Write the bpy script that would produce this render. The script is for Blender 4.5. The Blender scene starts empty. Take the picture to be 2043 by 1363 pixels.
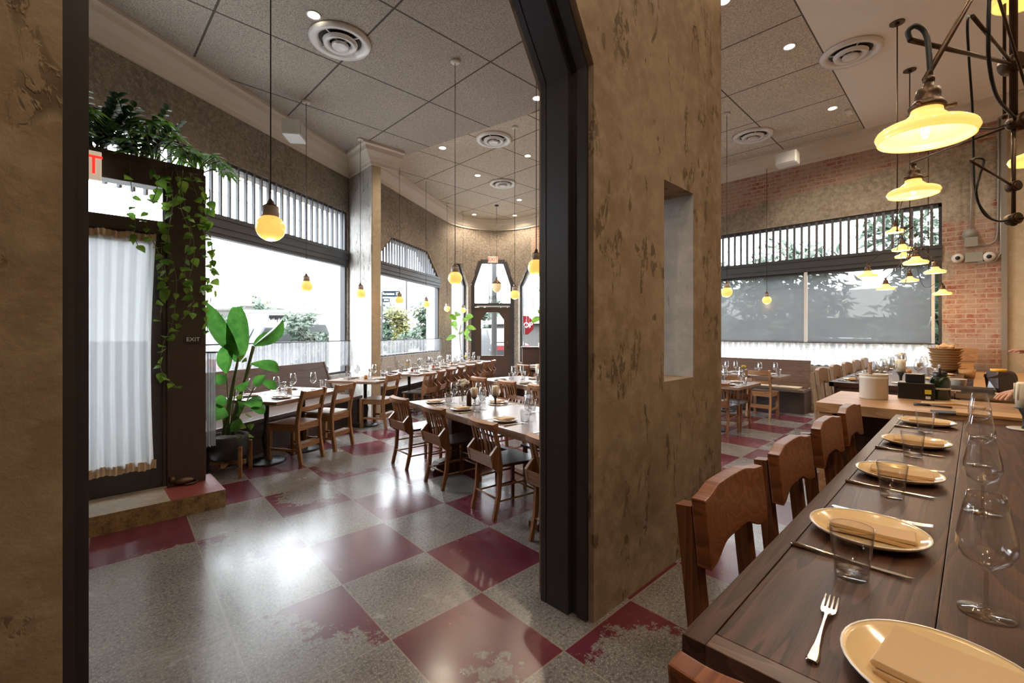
import bpy, bmesh, math, random
from math import sin, cos, pi, radians, sqrt, atan2
from mathutils import Vector, Matrix
random.seed(7)
S = bpy.context.scene
COL = S.collection
# ---------------------------------------------------------------- frames
# world X runs along the arch wall and the stool tables, world Y across the room, camera stands at (0,0,1.5)
H = 1.5; F = 900.0; CX = 1021.5; HY = 663.0
CA, SA = 0.7169, 0.6972
def cam2w(X, Y): return (CA*X + SA*Y, -SA*X + CA*Y)
def PX(px, py, z):
    """room point at height z seen at that place of the photograph"""
    Y = F*(H-z)/(py-HY); X = (px-CX)/F*Y
    return cam2w(X, Y)
def PD(px, py, Y):
    X = (px-CX)/F*Y; s, t = cam2w(X, Y)
    return (s, t, H-(py-HY)/F*Y)
W0 = Vector(cam2w(-3.14, 8.71)); LD = Vector(cam2w(.2582, .9661)); LN = Vector(cam2w(.9661, -.2582))
LANG = atan2(LD.y, LD.x)
def UV(u, v): p = W0 + u*LD + v*LN; return (p.x, p.y)
SR = 10.15      # plane of the brick wall
ZC = 5.05; ZL = 4.76
# ---------------------------------------------------------------- objects
def link(o):
    COL.objects.link(o); return o
def tag(o, label=None, cat=None, group=None, kind=None):
    if label: o['label'] = label
    if cat: o['category'] = cat
    if group: o['group'] = group
    if kind: o['kind'] = kind
    return o
def empty(name, loc=(0,0,0), rz=0.0):
    o = bpy.data.objects.new(name, None); o.empty_display_size = .1
    o.location = loc; o.rotation_euler = (0,0,rz); return link(o)
class MB:
    def __init__(s): s.v=[]; s.f=[]; s.sm=[]
    def add(s, vs, fs, smooth=False, M=None):
        n=len(s.v)
        if M is not None: vs=[tuple(M@Vector(p)) for p in vs]
        s.v += [tuple(p) for p in vs]; s.f += [tuple(i+n for i in f) for f in fs]; s.sm += [smooth]*len(fs); return s
    def hexa(s, p):   # 8 points: bottom 4 ccw, top 4 ccw
        return s.add(p, [(3,2,1,0),(4,5,6,7),(0,1,5,4),(1,2,6,5),(2,3,7,6),(3,0,4,7)])
    def box(s, x0,x1,y0,y1,z0,z1, M=None):
        return s.add([(x0,y0,z0),(x1,y0,z0),(x1,y1,z0),(x0,y1,z0),(x0,y0,z1),(x1,y0,z1),(x1,y1,z1),(x0,y1,z1)],
                     [(3,2,1,0),(4,5,6,7),(0,1,5,4),(1,2,6,5),(2,3,7,6),(3,0,4,7)], M=M)
    def bar(s, a, b, w, h, up=(0,0,1), w2=None, h2=None):
        a=Vector(a); b=Vector(b); d=(b-a).normalized(); u=Vector(up)
        x=d.cross(u)
        if x.length<1e-5: x=d.cross(Vector((1,0,0)))
        x.normalize(); y=x.cross(d).normalized(); w2=w2 or w; h2=h2 or h
        P=[]
        for c,ww,hh in ((a,w,h),(b,w2,h2)):
            P+= [c-x*ww/2-y*hh/2, c+x*ww/2-y*hh/2, c+x*ww/2+y*hh/2, c-x*ww/2+y*hh/2]
        return s.add(P, [(0,1,2,3),(7,6,5,4),(4,5,1,0),(5,6,2,1),(6,7,3,2),(7,4,0,3)])
    def lathe(s, prof, c=(0,0,0), n=24, M=None, sx=1, sy=1, closed=False):
        vs=[]; fs=[]
        for r,z in prof:
            for i in range(n):
                a=2*pi*i/n; vs.append((c[0]+r*cos(a)*sx, c[1]+r*sin(a)*sy, c[2]+z))
        m=len(prof)
        for j in range(m-1):
            for i in range(n):
                k=(i+1)%n
                fs.append((j*n+i, j*n+k, (j+1)*n+k, (j+1)*n+i))
        if closed:
            for i in range(n):
                k=(i+1)%n; fs.append(((m-1)*n+i,(m-1)*n+k,k,i))
        s.add(vs, fs, True, M)
        return s
    def cyl(s, a, b, r, r2=None, n=16, caps=True):
        a=Vector(a); b=Vector(b); d=(b-a).normalized(); x=d.orthogonal().normalized(); y=d.cross(x)
        r2=r if r2 is None else r2; vs=[]
        for c,rr in ((a,r),(b,r2)):
            for i in range(n):
                t=2*pi*i/n; vs.append(c+x*rr*cos(t)+y*rr*sin(t))
        s.add(vs, [(i,(i+1)%n,n+(i+1)%n,n+i) for i in range(n)], True)
        if caps: s.add(vs, [tuple(reversed(range(n))), tuple(range(n,2*n))])
        return s
    def tube(s, pts, r, n=8, caps=True):
        pts=[Vector(p) for p in pts]; m=len(pts); rr=r if isinstance(r,(list,tuple)) else [r]*m
        vs=[]; x=None
        for i,p in enumerate(pts):
            d=(pts[min(i+1,m-1)]-pts[max(i-1,0)])
            d = d.normalized() if d.length>1e-9 else Vector((0,0,1))
            if x is None: x=d.orthogonal().normalized()
            else:
                x=x-d*x.dot(d); x=x.normalized() if x.length>1e-6 else d.orthogonal().normalized()
            y=d.cross(x)
            for k in range(n):
                t=2*pi*k/n; vs.append(p+x*rr[i]*cos(t)+y*rr[i]*sin(t))
        fs=[(i*n+k, i*n+(k+1)%n, (i+1)*n+(k+1)%n, (i+1)*n+k) for i in range(m-1) for k in range(n)]
        s.add(vs, fs, True)
        if caps: s.add(vs, [tuple(reversed(range(n))), tuple(range((m-1)*n,m*n))])
        return s
    def prism(s, poly, z0, z1, M=None):
        n=len(poly); vs=[(p[0],p[1],z0) for p in poly]+[(p[0],p[1],z1) for p in poly]
        fs=[tuple(reversed(range(n))), tuple(range(n,2*n))]+[(i,(i+1)%n,n+(i+1)%n,n+i) for i in range(n)]
        return s.add(vs, fs, M=M)
    def ball(s, c, r, n=16, m=10, sz=1.0, sx=1.0, sy=1.0):
        return s.lathe([(max(1e-4,r*sin(pi*j/m)), -r*sz*cos(pi*j/m)) for j in range(m+1)], c, n, sx=sx, sy=sy)
    def mesh(s, name, mat, bevel=0.0, mats=None):
        me=bpy.data.meshes.new(name); me.from_pydata(s.v, [], s.f)
        me.polygons.foreach_set('use_smooth', s.sm)
        me.materials.append(mat) if mat else None
        me.update()
        bm=bmesh.new(); bm.from_mesh(me)
        bmesh.ops.remove_doubles(bm, verts=bm.verts, dist=1e-5)
        bmesh.ops.recalc_face_normals(bm, faces=bm.faces)
        if bevel:
            es=[e for e in bm.edges if e.is_manifold and e.calc_face_angle(0)>radians(30) and not (e.link_faces[0].smooth and e.link_faces[1].smooth)]
            if es:
                try: bmesh.ops.bevel(bm, geom=es, offset=bevel, segments=2, profile=.6, affect='EDGES', clamp_overlap=True)
                except Exception: pass
        bm.to_mesh(me); bm.free()
        return me
    def build(s, name, mat, parent=None, bevel=0.0):
        o=bpy.data.objects.new(name, s.mesh(name, mat, bevel)); link(o)
        if parent: o.parent=parent
        return o
def struct(name, mb, mat, parent=None, bevel=0):
    o=mb.build(name, mat, parent, bevel)
    if not parent: o['kind']='structure'
    return o
# kit = list of (part name, mesh, [sub-parts]) ; placed with shared mesh data
def place(name, kit, loc, rz, label, cat, group=None, rx=0, scale=None):
    if len(kit)==1 and not kit[0][2]:
        o=bpy.data.objects.new(name, kit[0][1]); link(o)
        o.location=loc; o.rotation_euler=(rx,0,rz)
    else:
        o=empty(name, loc, rz); o.rotation_euler=(rx,0,rz)
        for pn, me, subs in kit:
            c=bpy.data.objects.new(pn, me); link(c); c.parent=o
            for sn, sme in subs:
                d=bpy.data.objects.new(sn, sme); link(d); d.parent=c
    if scale: o.scale=scale
    return tag(o, label, cat, group)
# ---------------------------------------------------------------- materials
def mat(name):
    m=bpy.data.materials.new(name); m.use_nodes=True; nt=m.node_tree
    for n in list(nt.nodes): nt.nodes.remove(n)
    return m, nt
class NT:
    def __init__(s, name):
        s.m, s.t = mat(name); s.out=s.n('ShaderNodeOutputMaterial')
    def n(s, typ, **kw):
        x=s.t.nodes.new(typ)
        for k,v in kw.items():
            if hasattr(x,k) and k not in ('inputs',): setattr(x,k,v)
        return x
    def l(s, a, b): s.t.links.new(a, b)
    def coord(s, scale=(1,1,1), out='Object', rot=(0,0,0), loc=(0,0,0)):
        c=s.n('ShaderNodeTexCoord'); m=s.n('ShaderNodeMapping')
        m.inputs['Scale'].default_value=scale; m.inputs['Rotation'].default_value=rot; m.inputs['Location'].default_value=loc
        if out=='World':
            g=s.n('ShaderNodeNewGeometry'); s.l(g.outputs['Position'], m.inputs[0])
        else: s.l(c.outputs[out], m.inputs[0])
        return m.outputs[0]
    def noise(s, vec, scale=5, detail=4, rough=.55, dist=0):
        x=s.n('ShaderNodeTexNoise'); x.inputs['Scale'].default_value=scale; x.inputs['Detail'].default_value=detail
        x.inputs['Roughness'].default_value=rough; x.inputs['Distortion'].default_value=dist
        if vec is not None: s.l(vec, x.inputs['Vector'])
        return x.outputs['Fac']
    def ramp(s, fac, stops):
        r=s.n('ShaderNodeValToRGB'); e=r.color_ramp.elements
        while len(e)<len(stops): e.new(.5)
        for i,(p,c) in enumerate(stops):
            e[i].position=p; e[i].color=(c[0],c[1],c[2],1) if isinstance(c,(tuple,list)) else (c,c,c,1)
        s.l(fac, r.inputs[0]); return r.outputs[0]
    def mix(s, fac, a, b, mode='MIX'):
        x=s.n('ShaderNodeMix'); x.data_type='RGBA'; x.blend_type=mode
        for i,v in ((0,fac),(6,a),(7,b)):
            if isinstance(v,(int,float)): x.inputs[i].default_value = v if i==0 else (v,v,v,1)
            elif isinstance(v,tuple): x.inputs[i].default_value=(v[0],v[1],v[2],1)
            else: s.l(v, x.inputs[i])
        return x.outputs[2]
    def math(s, op, a, b=None, clamp=False):
        x=s.n('ShaderNodeMath'); x.operation=op; x.use_clamp=clamp
        for i,v in ((0,a),(1,b)):
            if v is None: continue
            if isinstance(v,(int,float)): x.inputs[i].default_value=v
            else: s.l(v, x.inputs[i])
        return x.outputs[0]
    def pbsdf(s, col=(.5,.5,.5), rough=.5, metal=0, spec=.5, bump=None, bstr=.3, bdist=.01, emit=None, estr=0, coat=0, trans=0, sub=0, coatr=.1):
        p=s.n('ShaderNodeBsdfPrincipled')
        def setv(k,v):
            if k not in p.inputs: return
            if isinstance(v,(int,float)): p.inputs[k].default_value=v
            elif isinstance(v,tuple): p.inputs[k].default_value=(v[0],v[1],v[2],1)
            else: s.l(v, p.inputs[k])
        setv('Base Color',col); setv('Roughness',rough); setv('Metallic',metal); setv('Specular IOR Level',spec)
        setv('Coat Weight',coat); setv('Coat Roughness',coatr); setv('Transmission Weight',trans); setv('Subsurface Weight',sub)
        if emit is not None: setv('Emission Color',emit); setv('Emission Strength',estr)
        if bump is not None:
            b=s.n('ShaderNodeBump'); b.inputs['Strength'].default_value=bstr; b.inputs['Distance'].default_value=bdist
            s.l(bump, b.inputs['Height']); s.l(b.outputs[0], p.inputs['Normal'])
        return p.outputs[0]
    def done(s, sh): s.l(sh, s.out.inputs[0]); return s.m
def simple(name, col, rough=.5, metal=0, spec=.5, coat=0, emit=None, estr=0, sub=0):
    t=NT(name); return t.done(t.pbsdf(col, rough, metal, spec, coat=coat, emit=emit, estr=estr, sub=sub))
def wood(name, dark, light, axis='X', rough=.42, scale=1.0, ring=9, coat=.0, contrast=1.0, spec=.4):
    t=NT(name); st=.10
    sc={'X':(st,1,1),'Y':(1,st,1),'Z':(1,1,st)}[axis]
    v=t.coord(tuple(a*scale for a in sc))
    n1=t.noise(v, 3.2, 3, .5, .3)
    rings=t.math('FRACT', t.math('MULTIPLY', n1, ring*3.0))
    line=t.ramp(rings,[(0,0),(.55,.55),(.92,1),(1,0)])
    sc2={'X':(.03,1,1),'Y':(1,.03,1),'Z':(1,1,.03)}[axis]
    n2=t.noise(t.coord(tuple(a*scale for a in sc2)), 300, 2, .6)
    n3=t.noise(v, 1.4, 2, .5)
    f=t.math('ADD', t.math('MULTIPLY', line, .42*contrast), t.math('MULTIPLY', n3, .55))
    f=t.math('ADD', f, t.math('MULTIPLY', t.math('SUBTRACT', n2, .5), .7))
    c=t.ramp(f,[(.18,dark),(.80,light)])
    return t.done(t.pbsdf(c, rough, spec=spec, bump=n2, bstr=.25, bdist=.001, coat=coat))
def plaster(name, base, dark, light, speck=0, scale=1.0, marks=True, rough=.85):
    t=NT(name); v=t.coord((1,1,1),'World')
    n1=t.noise(v, 1.3*scale, 5, .6); n2=t.noise(v, 9*scale, 6, .65); n3=t.noise(v, 45*scale, 3, .6)
    c=t.mix(t.ramp(n1,[(.35,0),(.65,1)]), dark, base)
    c=t.mix(t.ramp(n2,[(.42,0),(.68,1)]), c, light)
    if speck: c=t.mix(t.ramp(n3,[(.45,0),(.62,speck)]), c, tuple(x*.55 for x in dark))
    h=n2
    if marks:
        vm=t.coord((1,1,.42),'World')
        m1=t.noise(vm, 6.5, 2, .5, .8); m2=t.noise(vm, 34, 3, .7, .5)
        msk=t.math('MULTIPLY', t.ramp(m1,[(.575,0),(.63,1)]), t.ramp(m2,[(.47,0),(.54,1)]))
        c=t.mix(t.math('MULTIPLY',msk,.85), c, tuple(x*.50 for x in dark))
        h=t.math('SUBTRACT', n2, t.math('MULTIPLY', msk, .5))
    return t.done(t.pbsdf(c, rough, spec=.25, bump=h, bstr=.5, bdist=.012))
M={}
M['plaster_tan']=plaster('tan_plaster',(.275,.21,.145),(.215,.155,.10),(.33,.26,.185))
M['plaster_grey']=plaster('mottled_plaster',(.31,.265,.215),(.20,.17,.135),(.43,.38,.32), speck=.6, scale=2.2, marks=False)
M['plaster_pier']=plaster('pale_pier_plaster',(.50,.48,.45),(.44,.42,.39),(.56,.54,.51))
M['plaster_side']=plaster('side_room_plaster',(.55,.46,.33),(.48,.39,.27),(.60,.52,.39), marks=False)
M['niche_back']=plaster('niche_plaster',(.46,.44,.42),(.40,.38,.36),(.52,.50,.48))
M['stucco']=simple('exterior_white_stucco',(.62,.63,.64),.9)
M['white_paint']=simple('cream_trim_paint',(.68,.63,.55),.55)
M['drywall']=simple('smooth_ceiling_paint',(.84,.80,.74),.4)
M['steel']=simple('dark_brown_frame_metal',(.030,.026,.028),.38,.0,.5)
M['win_frame']=simple('grey_painted_frame',(.055,.056,.062),.45)
M['brown_paint']=simple('dark_brown_door_paint',(.052,.034,.026),.45)
M['door_paint']=simple('chocolate_door_paint',(.085,.055,.042),.5)
M['black']=simple('black_cast_iron',(.018,.018,.02),.42)
M['black_plastic']=simple('black_plastic',(.012,.012,.013),.35)
M['bronze']=simple('aged_bronze',(.10,.062,.04),.42,.7)
M['cable']=simple('black_rubber_cable',(.015,.014,.014),.5)
M['white_plastic']=simple('white_plastic',(.72,.72,.70),.35)
M['canopy_white']=simple('white_enamel',(.68,.66,.62),.35)
M['vent']=simple('vent_enamel',(.80,.80,.80),.2,.0,coat=.4)
M['vent_dark']=simple('vent_inside',(.02,.02,.02),.7)
M['porcelain_grey']=simple('grey_porcelain',(.36,.31,.28),.3)
M['lampcap']=simple('warm_grey_socket',(.30,.25,.22),.4)
M['red']=simple('red_paint',(.75,.03,.03),.5,emit=(1,.05,.03),estr=.5)
M['sign_white']=simple('sign_face',(.75,.66,.55),.4,emit=(1,.82,.62),estr=.22)
M['cutlery']=simple('polished_steel',(.75,.72,.68),.16,1)
M['pan']=simple('brushed_pan_steel',(.42,.40,.36),.3,1)
M['plate']=simple('warm_cream_glaze',(.80,.62,.36),.12,coat=.5)
M['plate_rim']=simple('white_glaze',(.85,.80,.72),.12,coat=.5)
M['plate_far']=simple('pale_glaze_plate',(.55,.50,.46),.2)
M['candle']=simple('candle_wax',(.80,.72,.56),.5,sub=.2)
M['amber']=simple('amber_glass',(.50,.22,.06),.2,coat=.5)
M['stone']=simple('stoneware',(.62,.57,.50),.35,coat=.2)
M['soil']=simple('potting_soil',(.05,.035,.025),.95)
M['pot']=simple('black_stoneware_pot',(.03,.032,.033),.4)
M['skin']=simple('skin',(.50,.27,.19),.5,sub=.1)
M['shirt']=simple('dark_work_shirt',(.05,.055,.07),.8)
M['apron']=simple('pale_apron',(.4,.38,.34),.8)
M['hair']=simple('dark_hair',(.03,.02,.015),.6)
M['oak']=wood('oak_chair',(.17,.078,.030),(.38,.20,.088),'Z',.38)
M['oak_x']=wood('oak_rail',(.17,.078,.030),(.38,.20,.088),'Y',.38)
M['chapel']=wood('chapel_oak',(.15,.060,.026),(.33,.155,.068),'Z',.36)
M['chapel_x']=wood('chapel_oak_rail',(.15,.060,.026),(.33,.155,.068),'Y',.36)
M['seat_dark']=wood('dark_waxed_seat',(.035,.024,.02),(.09,.06,.048),'X',.28)
M['stool']=wood('stool_oak',(.095,.029,.010),(.22,.078,.025),'Z',.42)
M['stool_x']=wood('stool_oak_back',(.125,.036,.011),(.265,.090,.027),'X',.42, contrast=1.2)
M['stool_edge']=wood('stool_dark_edge',(.05,.019,.010),(.11,.042,.020),'Z',.42)
M['stool_pale']=wood('pale_stool_wood',(.22,.14,.09),(.38,.26,.17),'Z',.45)
M['t1_top']=wood('stained_oak_plank',(.026,.0105,.007),(.098,.042,.026),'X',.42, contrast=1.3, spec=.3)
M['t1_edge']=wood('stained_oak_border',(.028,.013,.009),(.095,.045,.030),'X',.42,spec=.3)
M['t1_end']=wood('stained_oak_end',(.06,.030,.021),(.15,.08,.055),'Y',.38)
M['t_apron']=simple('blackened_apron',(.018,.012,.012),.5)
M['butcher']=wood('butcher_block',(.30,.155,.068),(.50,.29,.145),'Y',.42)
M['bamboo']=wood('bamboo_board',(.42,.22,.085),(.60,.36,.16),'Y',.5)
M['tbl_top']=wood('worn_grey_brown_tabletop',(.15,.098,.072),(.25,.17,.13),'Y',.30, contrast=.6, spec=.4)
M['tbl_edge']=wood('tabletop_edge',(.16,.085,.05),(.30,.175,.105),'Y',.4)
M['bench']=wood('walnut_bench',(.055,.030,.022),(.135,.075,.055),'X',.42)
M['bench_seat']=wood('bench_seat',(.09,.065,.055),(.2,.15,.125),'X',.3)
M['plinth']=wood('bench_plinth',(.035,.024,.022),(.075,.052,.045),'X',.5)
M['cushion']=simple('cream_seat_cushion',(.42,.35,.25),.9)
M['white_cushion']=simple('pale_seat_pad',(.55,.54,.54),.8)
M['hostess']=simple('dark_wood_stand',(.07,.04,.03),.5)
M['wicker']=simple('wicker',(.42,.25,.11),.75)
M['cloth']=simple('linen_cloth',(.60,.42,.24),.9)
M['cork']=simple('cork',(.45,.30,.17),.8)
M['green_glass']=simple('dark_green_bottle',(.015,.03,.015),.15,coat=.6)
M['jug']=simple('brown_liquid_in_jug',(.055,.028,.022),.25,coat=.4)
M['yellow_cap']=simple('yellow_cap',(.85,.42,.03),.4)
M['yellow_sticker']=simple('yellow_sticker',(.7,.6,.05),.5)
M['flower_y']=simple('yellow_petals',(.85,.6,.05),.6)
M['flower_w']=simple('white_petals',(.75,.73,.68),.7)
M['wine_red']=simple('dark_flower',(.09,.03,.06),.6)
M['votive_red']=simple('red_votive',(.5,.05,.03),.2)
M['conduit']=simple('galvanised_conduit',(.42,.41,.38),.35,.6)
M['box_grey']=simple('grey_junction_box',(.30,.31,.28),.5)
M['shelf_paint']=simple('pale_shelf',(.45,.42,.38),.6)
M['asphalt']=simple('asphalt',(.12,.12,.12),.9)
M['pavement']=simple('concrete_pavement',(.30,.295,.285),.9)
M['bldg']=simple('white_building',(.28,.28,.28),.9)
M['bldg_dark']=simple('building_dark_window',(.10,.095,.09),.9)  # dark tone of the window panes on far buildings
M['bldg_beige']=simple('beige_building',(.06,.055,.05),.9)
M['car_silver']=simple('silver_car_paint',(.075,.08,.09),.35)
M['car_dark']=simple('dark_car_paint',(.015,.015,.018),.4)
M['car_glass']=simple('car_glass',(.01,.012,.014),.3)
M['tail']=simple('tail_light',(.12,.003,.008),.5)
M['pole']=simple('utility_pole_wood',(.045,.044,.043),.9)
M['sign_blue']=simple('street_sign_blue',(.012,.022,.03),.8,spec=.1)
M['stopred']=simple('stop_sign_red',(.10,.004,.006),.8,spec=.1)
M['shop_board']=simple('shop_sign_board',(.006,.006,.007),.8,spec=.1)
M['lettering']=simple('white_lettering',(.8,.8,.8),.5)
M['dark_letter']=simple('black_lettering',(.03,.03,.03),.5)
M['lantern']=simple('brass_lantern_glass',(.60,.50,.30),.25,emit=(1,.75,.4),estr=.25)
# emitters
def emis(name, col, strength, basecol=None, rough=.2):
    t=NT(name); return t.done(t.pbsdf(basecol or col, rough, emit=col, estr=strength, coat=.3))
M['globe']=emis('warm_opal_globe',(1.0,.50,.11),.62,(.75,.5,.2))
M['shade']=emis('warm_opal_shade',(1.0,.56,.12),.66,(.80,.62,.38),.15)
M['bulb']=emis('bulb_filament',(1,.72,.30),14)
M['downlight']=emis('downlight_lens',(1,.86,.62),9)
def glassmat(name, tint=(.975,.98,.98), k=.9, power=4.0, rough=.0, floor=.03):
    t=NT(name); f=t.n('ShaderNodeLayerWeight'); f.inputs[0].default_value=.5
    tr=t.n('ShaderNodeBsdfTransparent'); tr.inputs[0].default_value=(*tint,1)
    g=t.n('ShaderNodeBsdfGlossy'); g.inputs['Roughness'].default_value=rough
    fac=t.math('ADD', t.math('MULTIPLY', t.math('POWER', f.outputs['Facing'], power), k), floor, True)
    mx=t.n('ShaderNodeMixShader'); t.l(fac, mx.inputs[0]); t.l(tr.outputs[0], mx.inputs[1]); t.l(g.outputs[0], mx.inputs[2])
    return t.done(mx.outputs[0])
M['pane']=glassmat('window_glass',(.97,.98,.98),.5,5,0,.02)
M['glass']=glassmat('drinking_glass',(.98,.98,.98),.95,3.4,.07,.045)
M['glass_thick']=glassmat('thick_glass_base',(.93,.93,.92),.75,2.6,.03,.055)
def veil(name, col, alpha, pat=None, transl=.5):
    """thin cloth: partly see-through, partly translucent"""
    t=NT(name); tr=t.n('ShaderNodeBsdfTransparent'); d=t.n('ShaderNodeBsdfDiffuse'); tl=t.n('ShaderNodeBsdfTranslucent')
    d.inputs[0].default_value=(*col,1); tl.inputs[0].default_value=(*col,1)
    m1=t.n('ShaderNodeMixShader'); m1.inputs[0].default_value=transl; t.l(d.outputs[0],m1.inputs[1]); t.l(tl.outputs[0],m1.inputs[2])
    m2=t.n('ShaderNodeMixShader'); t.l(tr.outputs[0],m2.inputs[1]); t.l(m1.outputs[0],m2.inputs[2])
    if pat=='lace':
        v=t.coord((1,1,1)); vo=t.n('ShaderNodeTexVoronoi'); vo.feature='DISTANCE_TO_EDGE'; vo.inputs['Scale'].default_value=38; t.l(v,vo.inputs[0])
        sx=t.n('ShaderNodeSeparateXYZ'); t.l(v,sx.inputs[0]); xy=t.math('ADD', sx.outputs[0], sx.outputs[1])
        wv=t.math('ADD', t.math('MULTIPLY', t.math('SINE', t.math('MULTIPLY', xy, 62)), .5), .5)
        nn=t.noise(v,9,3,.6); 
        a=t.ramp(vo.outputs['Distance'],[(.03,.75),(.10,0)])
        b=t.math('ADD', t.ramp(wv,[(.3,.42),(.8,.74)]), t.math('MULTIPLY', t.math('SUBTRACT', nn, .5), .5))
        t.l(t.math('MAXIMUM', t.math('MULTIPLY',a,.9), b), m2.inputs[0])
    else: m2.inputs[0].default_value=alpha
    return t.done(m2.outputs[0])
M['lace']=veil('white_lace',(.30,.30,.31),.7,'lace',.45)
M['blind']=veil('grey_mesh_blind',(.09,.092,.095),.83,None,.5)
M['linen']=veil('ivory_linen_curtain',(.60,.61,.62),.985,None,.22)
M['gather']=simple('curtain_gather',(.62,.48,.34),.9)
M['slat_dark']=simple('dark_transom_slat',(.13,.13,.14),.7)
M['slat']=simple('grey_transom_slat',(.17,.175,.19),.7)
M['frost']=veil('frosted_transom',(.55,.57,.6),.25,None,.8)
M['lace_white']=veil('sunlit_white_lace',(.75,.75,.76),.5,'lace',.45)  # lighter copy of the lace, sun glare put into its colour
def leafmat(name, a, b, transl=.35, rough=.35):
    t=NT(name); v=t.coord(); n=t.noise(v,9,3); c=t.ramp(n,[(.35,a),(.65,b)])
    p=t.n('ShaderNodeBsdfPrincipled'); t.l(c,p.inputs['Base Color']); p.inputs['Roughness'].default_value=rough
    tl=t.n('ShaderNodeBsdfTranslucent'); t.l(c,tl.inputs[0])
    mx=t.n('ShaderNodeMixShader'); mx.inputs[0].default_value=transl; t.l(p.outputs[0],mx.inputs[1]); t.l(tl.outputs[0],mx.inputs[2])
    return t.done(mx.outputs[0])
M['leaf_bird']=leafmat('paddle_leaf',(.045,.17,.03),(.10,.30,.05),.5)
M['leaf_pothos']=leafmat('pothos_leaf',(.09,.22,.03),(.28,.44,.06),.5)
M['leaf_dark']=leafmat('dark_glossy_leaf',(.012,.04,.012),(.03,.09,.025),.2,.5)
M['leaf_phil']=leafmat('split_leaf',(.05,.15,.025),(.14,.30,.04),.45)
M['leaf_fig']=leafmat('fig_leaf',(.12,.28,.03),(.25,.45,.06),.5)
M['stem']=simple('green_stem',(.12,.16,.06),.6)
M['vine']=simple('vine_stem',(.13,.14,.06),.7)
M['twig']=simple('brown_twig',(.16,.09,.05),.8)
M['leaf_out']=leafmat('street_tree_leaf',(.010,.028,.014),(.026,.055,.026),.15,.7)
M['leaf_out_y']=leafmat('yellowing_leaf',(.05,.055,.01),(.10,.09,.015),.2,.7)
# ================================================================ floor and ceiling materials
def floor_mat():
    t=NT('painted_checker_terrazzo'); g=t.n('ShaderNodeNewGeometry'); sp=t.n('ShaderNodeSeparateXYZ'); t.l(g.outputs['Position'],sp.inputs[0])
    X,Y=sp.outputs[0],sp.outputs[1]
    v=t.coord((1,1,1),'World')
    wob=t.math('MULTIPLY', t.math('SUBTRACT', t.noise(v,3,3), .5), .03)
    def lin(a,b,c): return t.math('ADD', t.math('ADD', t.math('MULTIPLY',X,a), t.math('MULTIPLY',Y,b)), c)
    I=lin(*GI); J=lin(*GJ)
    Iw=t.math('ADD',I,wob); Jw=t.math('ADD',J,wob)
    par=t.math('MODULO', t.math('ADD', t.math('ADD', t.math('FLOOR',Iw), t.math('FLOOR',Jw)), 200), 2)
    def edge(Q): 
        f=t.math('FRACT',Q); return t.math('MINIMUM', f, t.math('SUBTRACT',1,f))
    e=t.math('MINIMUM', edge(I), edge(J))
    joint=t.math('LESS_THAN', e, .007)
    n1=t.noise(v,2.2,4,.6); n2=t.noise(v,14,5,.7); sp1=t.noise(v,120,3,.8); sp2=t.noise(v,60,4,.8)
    # terrazzo: warm grey with pale and dark chips
    grey=t.ramp(n1,[(.3,(.100,.094,.097)),(.7,(.185,.175,.17))])
    grey=t.mix(t.ramp(sp1,[(.50,0),(.60,.75)]), grey, (.44,.40,.36))
    grey=t.mix(t.ramp(sp2,[(.54,0),(.62,.85)]), grey, (.045,.038,.036))
    red=t.mix(t.ramp(n1,[(.3,0),(.7,1)]), (.082,.017,.030), (.128,.027,.038))  # purple cast of the reflected sky mixed into the red paint
    # worn places where the red paint is gone
    def patch(cx,cy,r):
        d=t.math('SQRT', t.math('ADD', t.math('POWER', t.math('SUBTRACT',X,cx),2), t.math('POWER', t.math('SUBTRACT',Y,cy),2)))
        d=t.math('ADD', d, t.math('MULTIPLY', t.math('SUBTRACT', n2, .5), .55))
        return t.math('SUBTRACT', 1, t.math('MULTIPLY', d, 1.0/r), True)
    w=None
    for cx,cy,r in WORN:
        q=patch(cx,cy,r); w=q if w is None else t.math('MAXIMUM',w,q)
    w=t.ramp(t.math('MULTIPLY', w, t.math('ADD', t.math('MULTIPLY', t.math('SUBTRACT', sp1, .5), 3.2), 1.0)),[(.05,0),(.16,1)])
    chips=t.math('MULTIPLY', t.ramp(n2,[(.70,0),(.78,1)]), t.ramp(sp1,[(.47,0),(.55,1)]))
    w=t.math('MAXIMUM', w, t.math('MULTIPLY', chips, .8))
    isred=t.math('MULTIPLY', par, t.math('SUBTRACT',1,w))
    c=t.mix(isred, grey, red)
    c=t.mix(t.math('MULTIPLY',joint,.4), c, (.32,.28,.24))
    rough=t.ramp(n1,[(.3,.19),(.75,.30)])
    return t.done(t.pbsdf(c, rough, spec=.42, bump=n1, bstr=.10, bdist=.01))
GI=(1.7262,-.0917,-1.7342); GJ=(.0081,1.5756,-3.142)
def pp(x,y): q=PX(x,y,0); return q[0],q[1]
WORN=[(*pp(330,1160),.55),(*pp(300,1290),.55),(*pp(470,1310),.36),(*pp(530,1065),.30),(*pp(620,985),.30),(*pp(700,925),.4),
      (*pp(985,1340),.10),(*pp(1330,1345),.36),(*pp(650,1340),.3),(*pp(215,1270),.22)]
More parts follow.
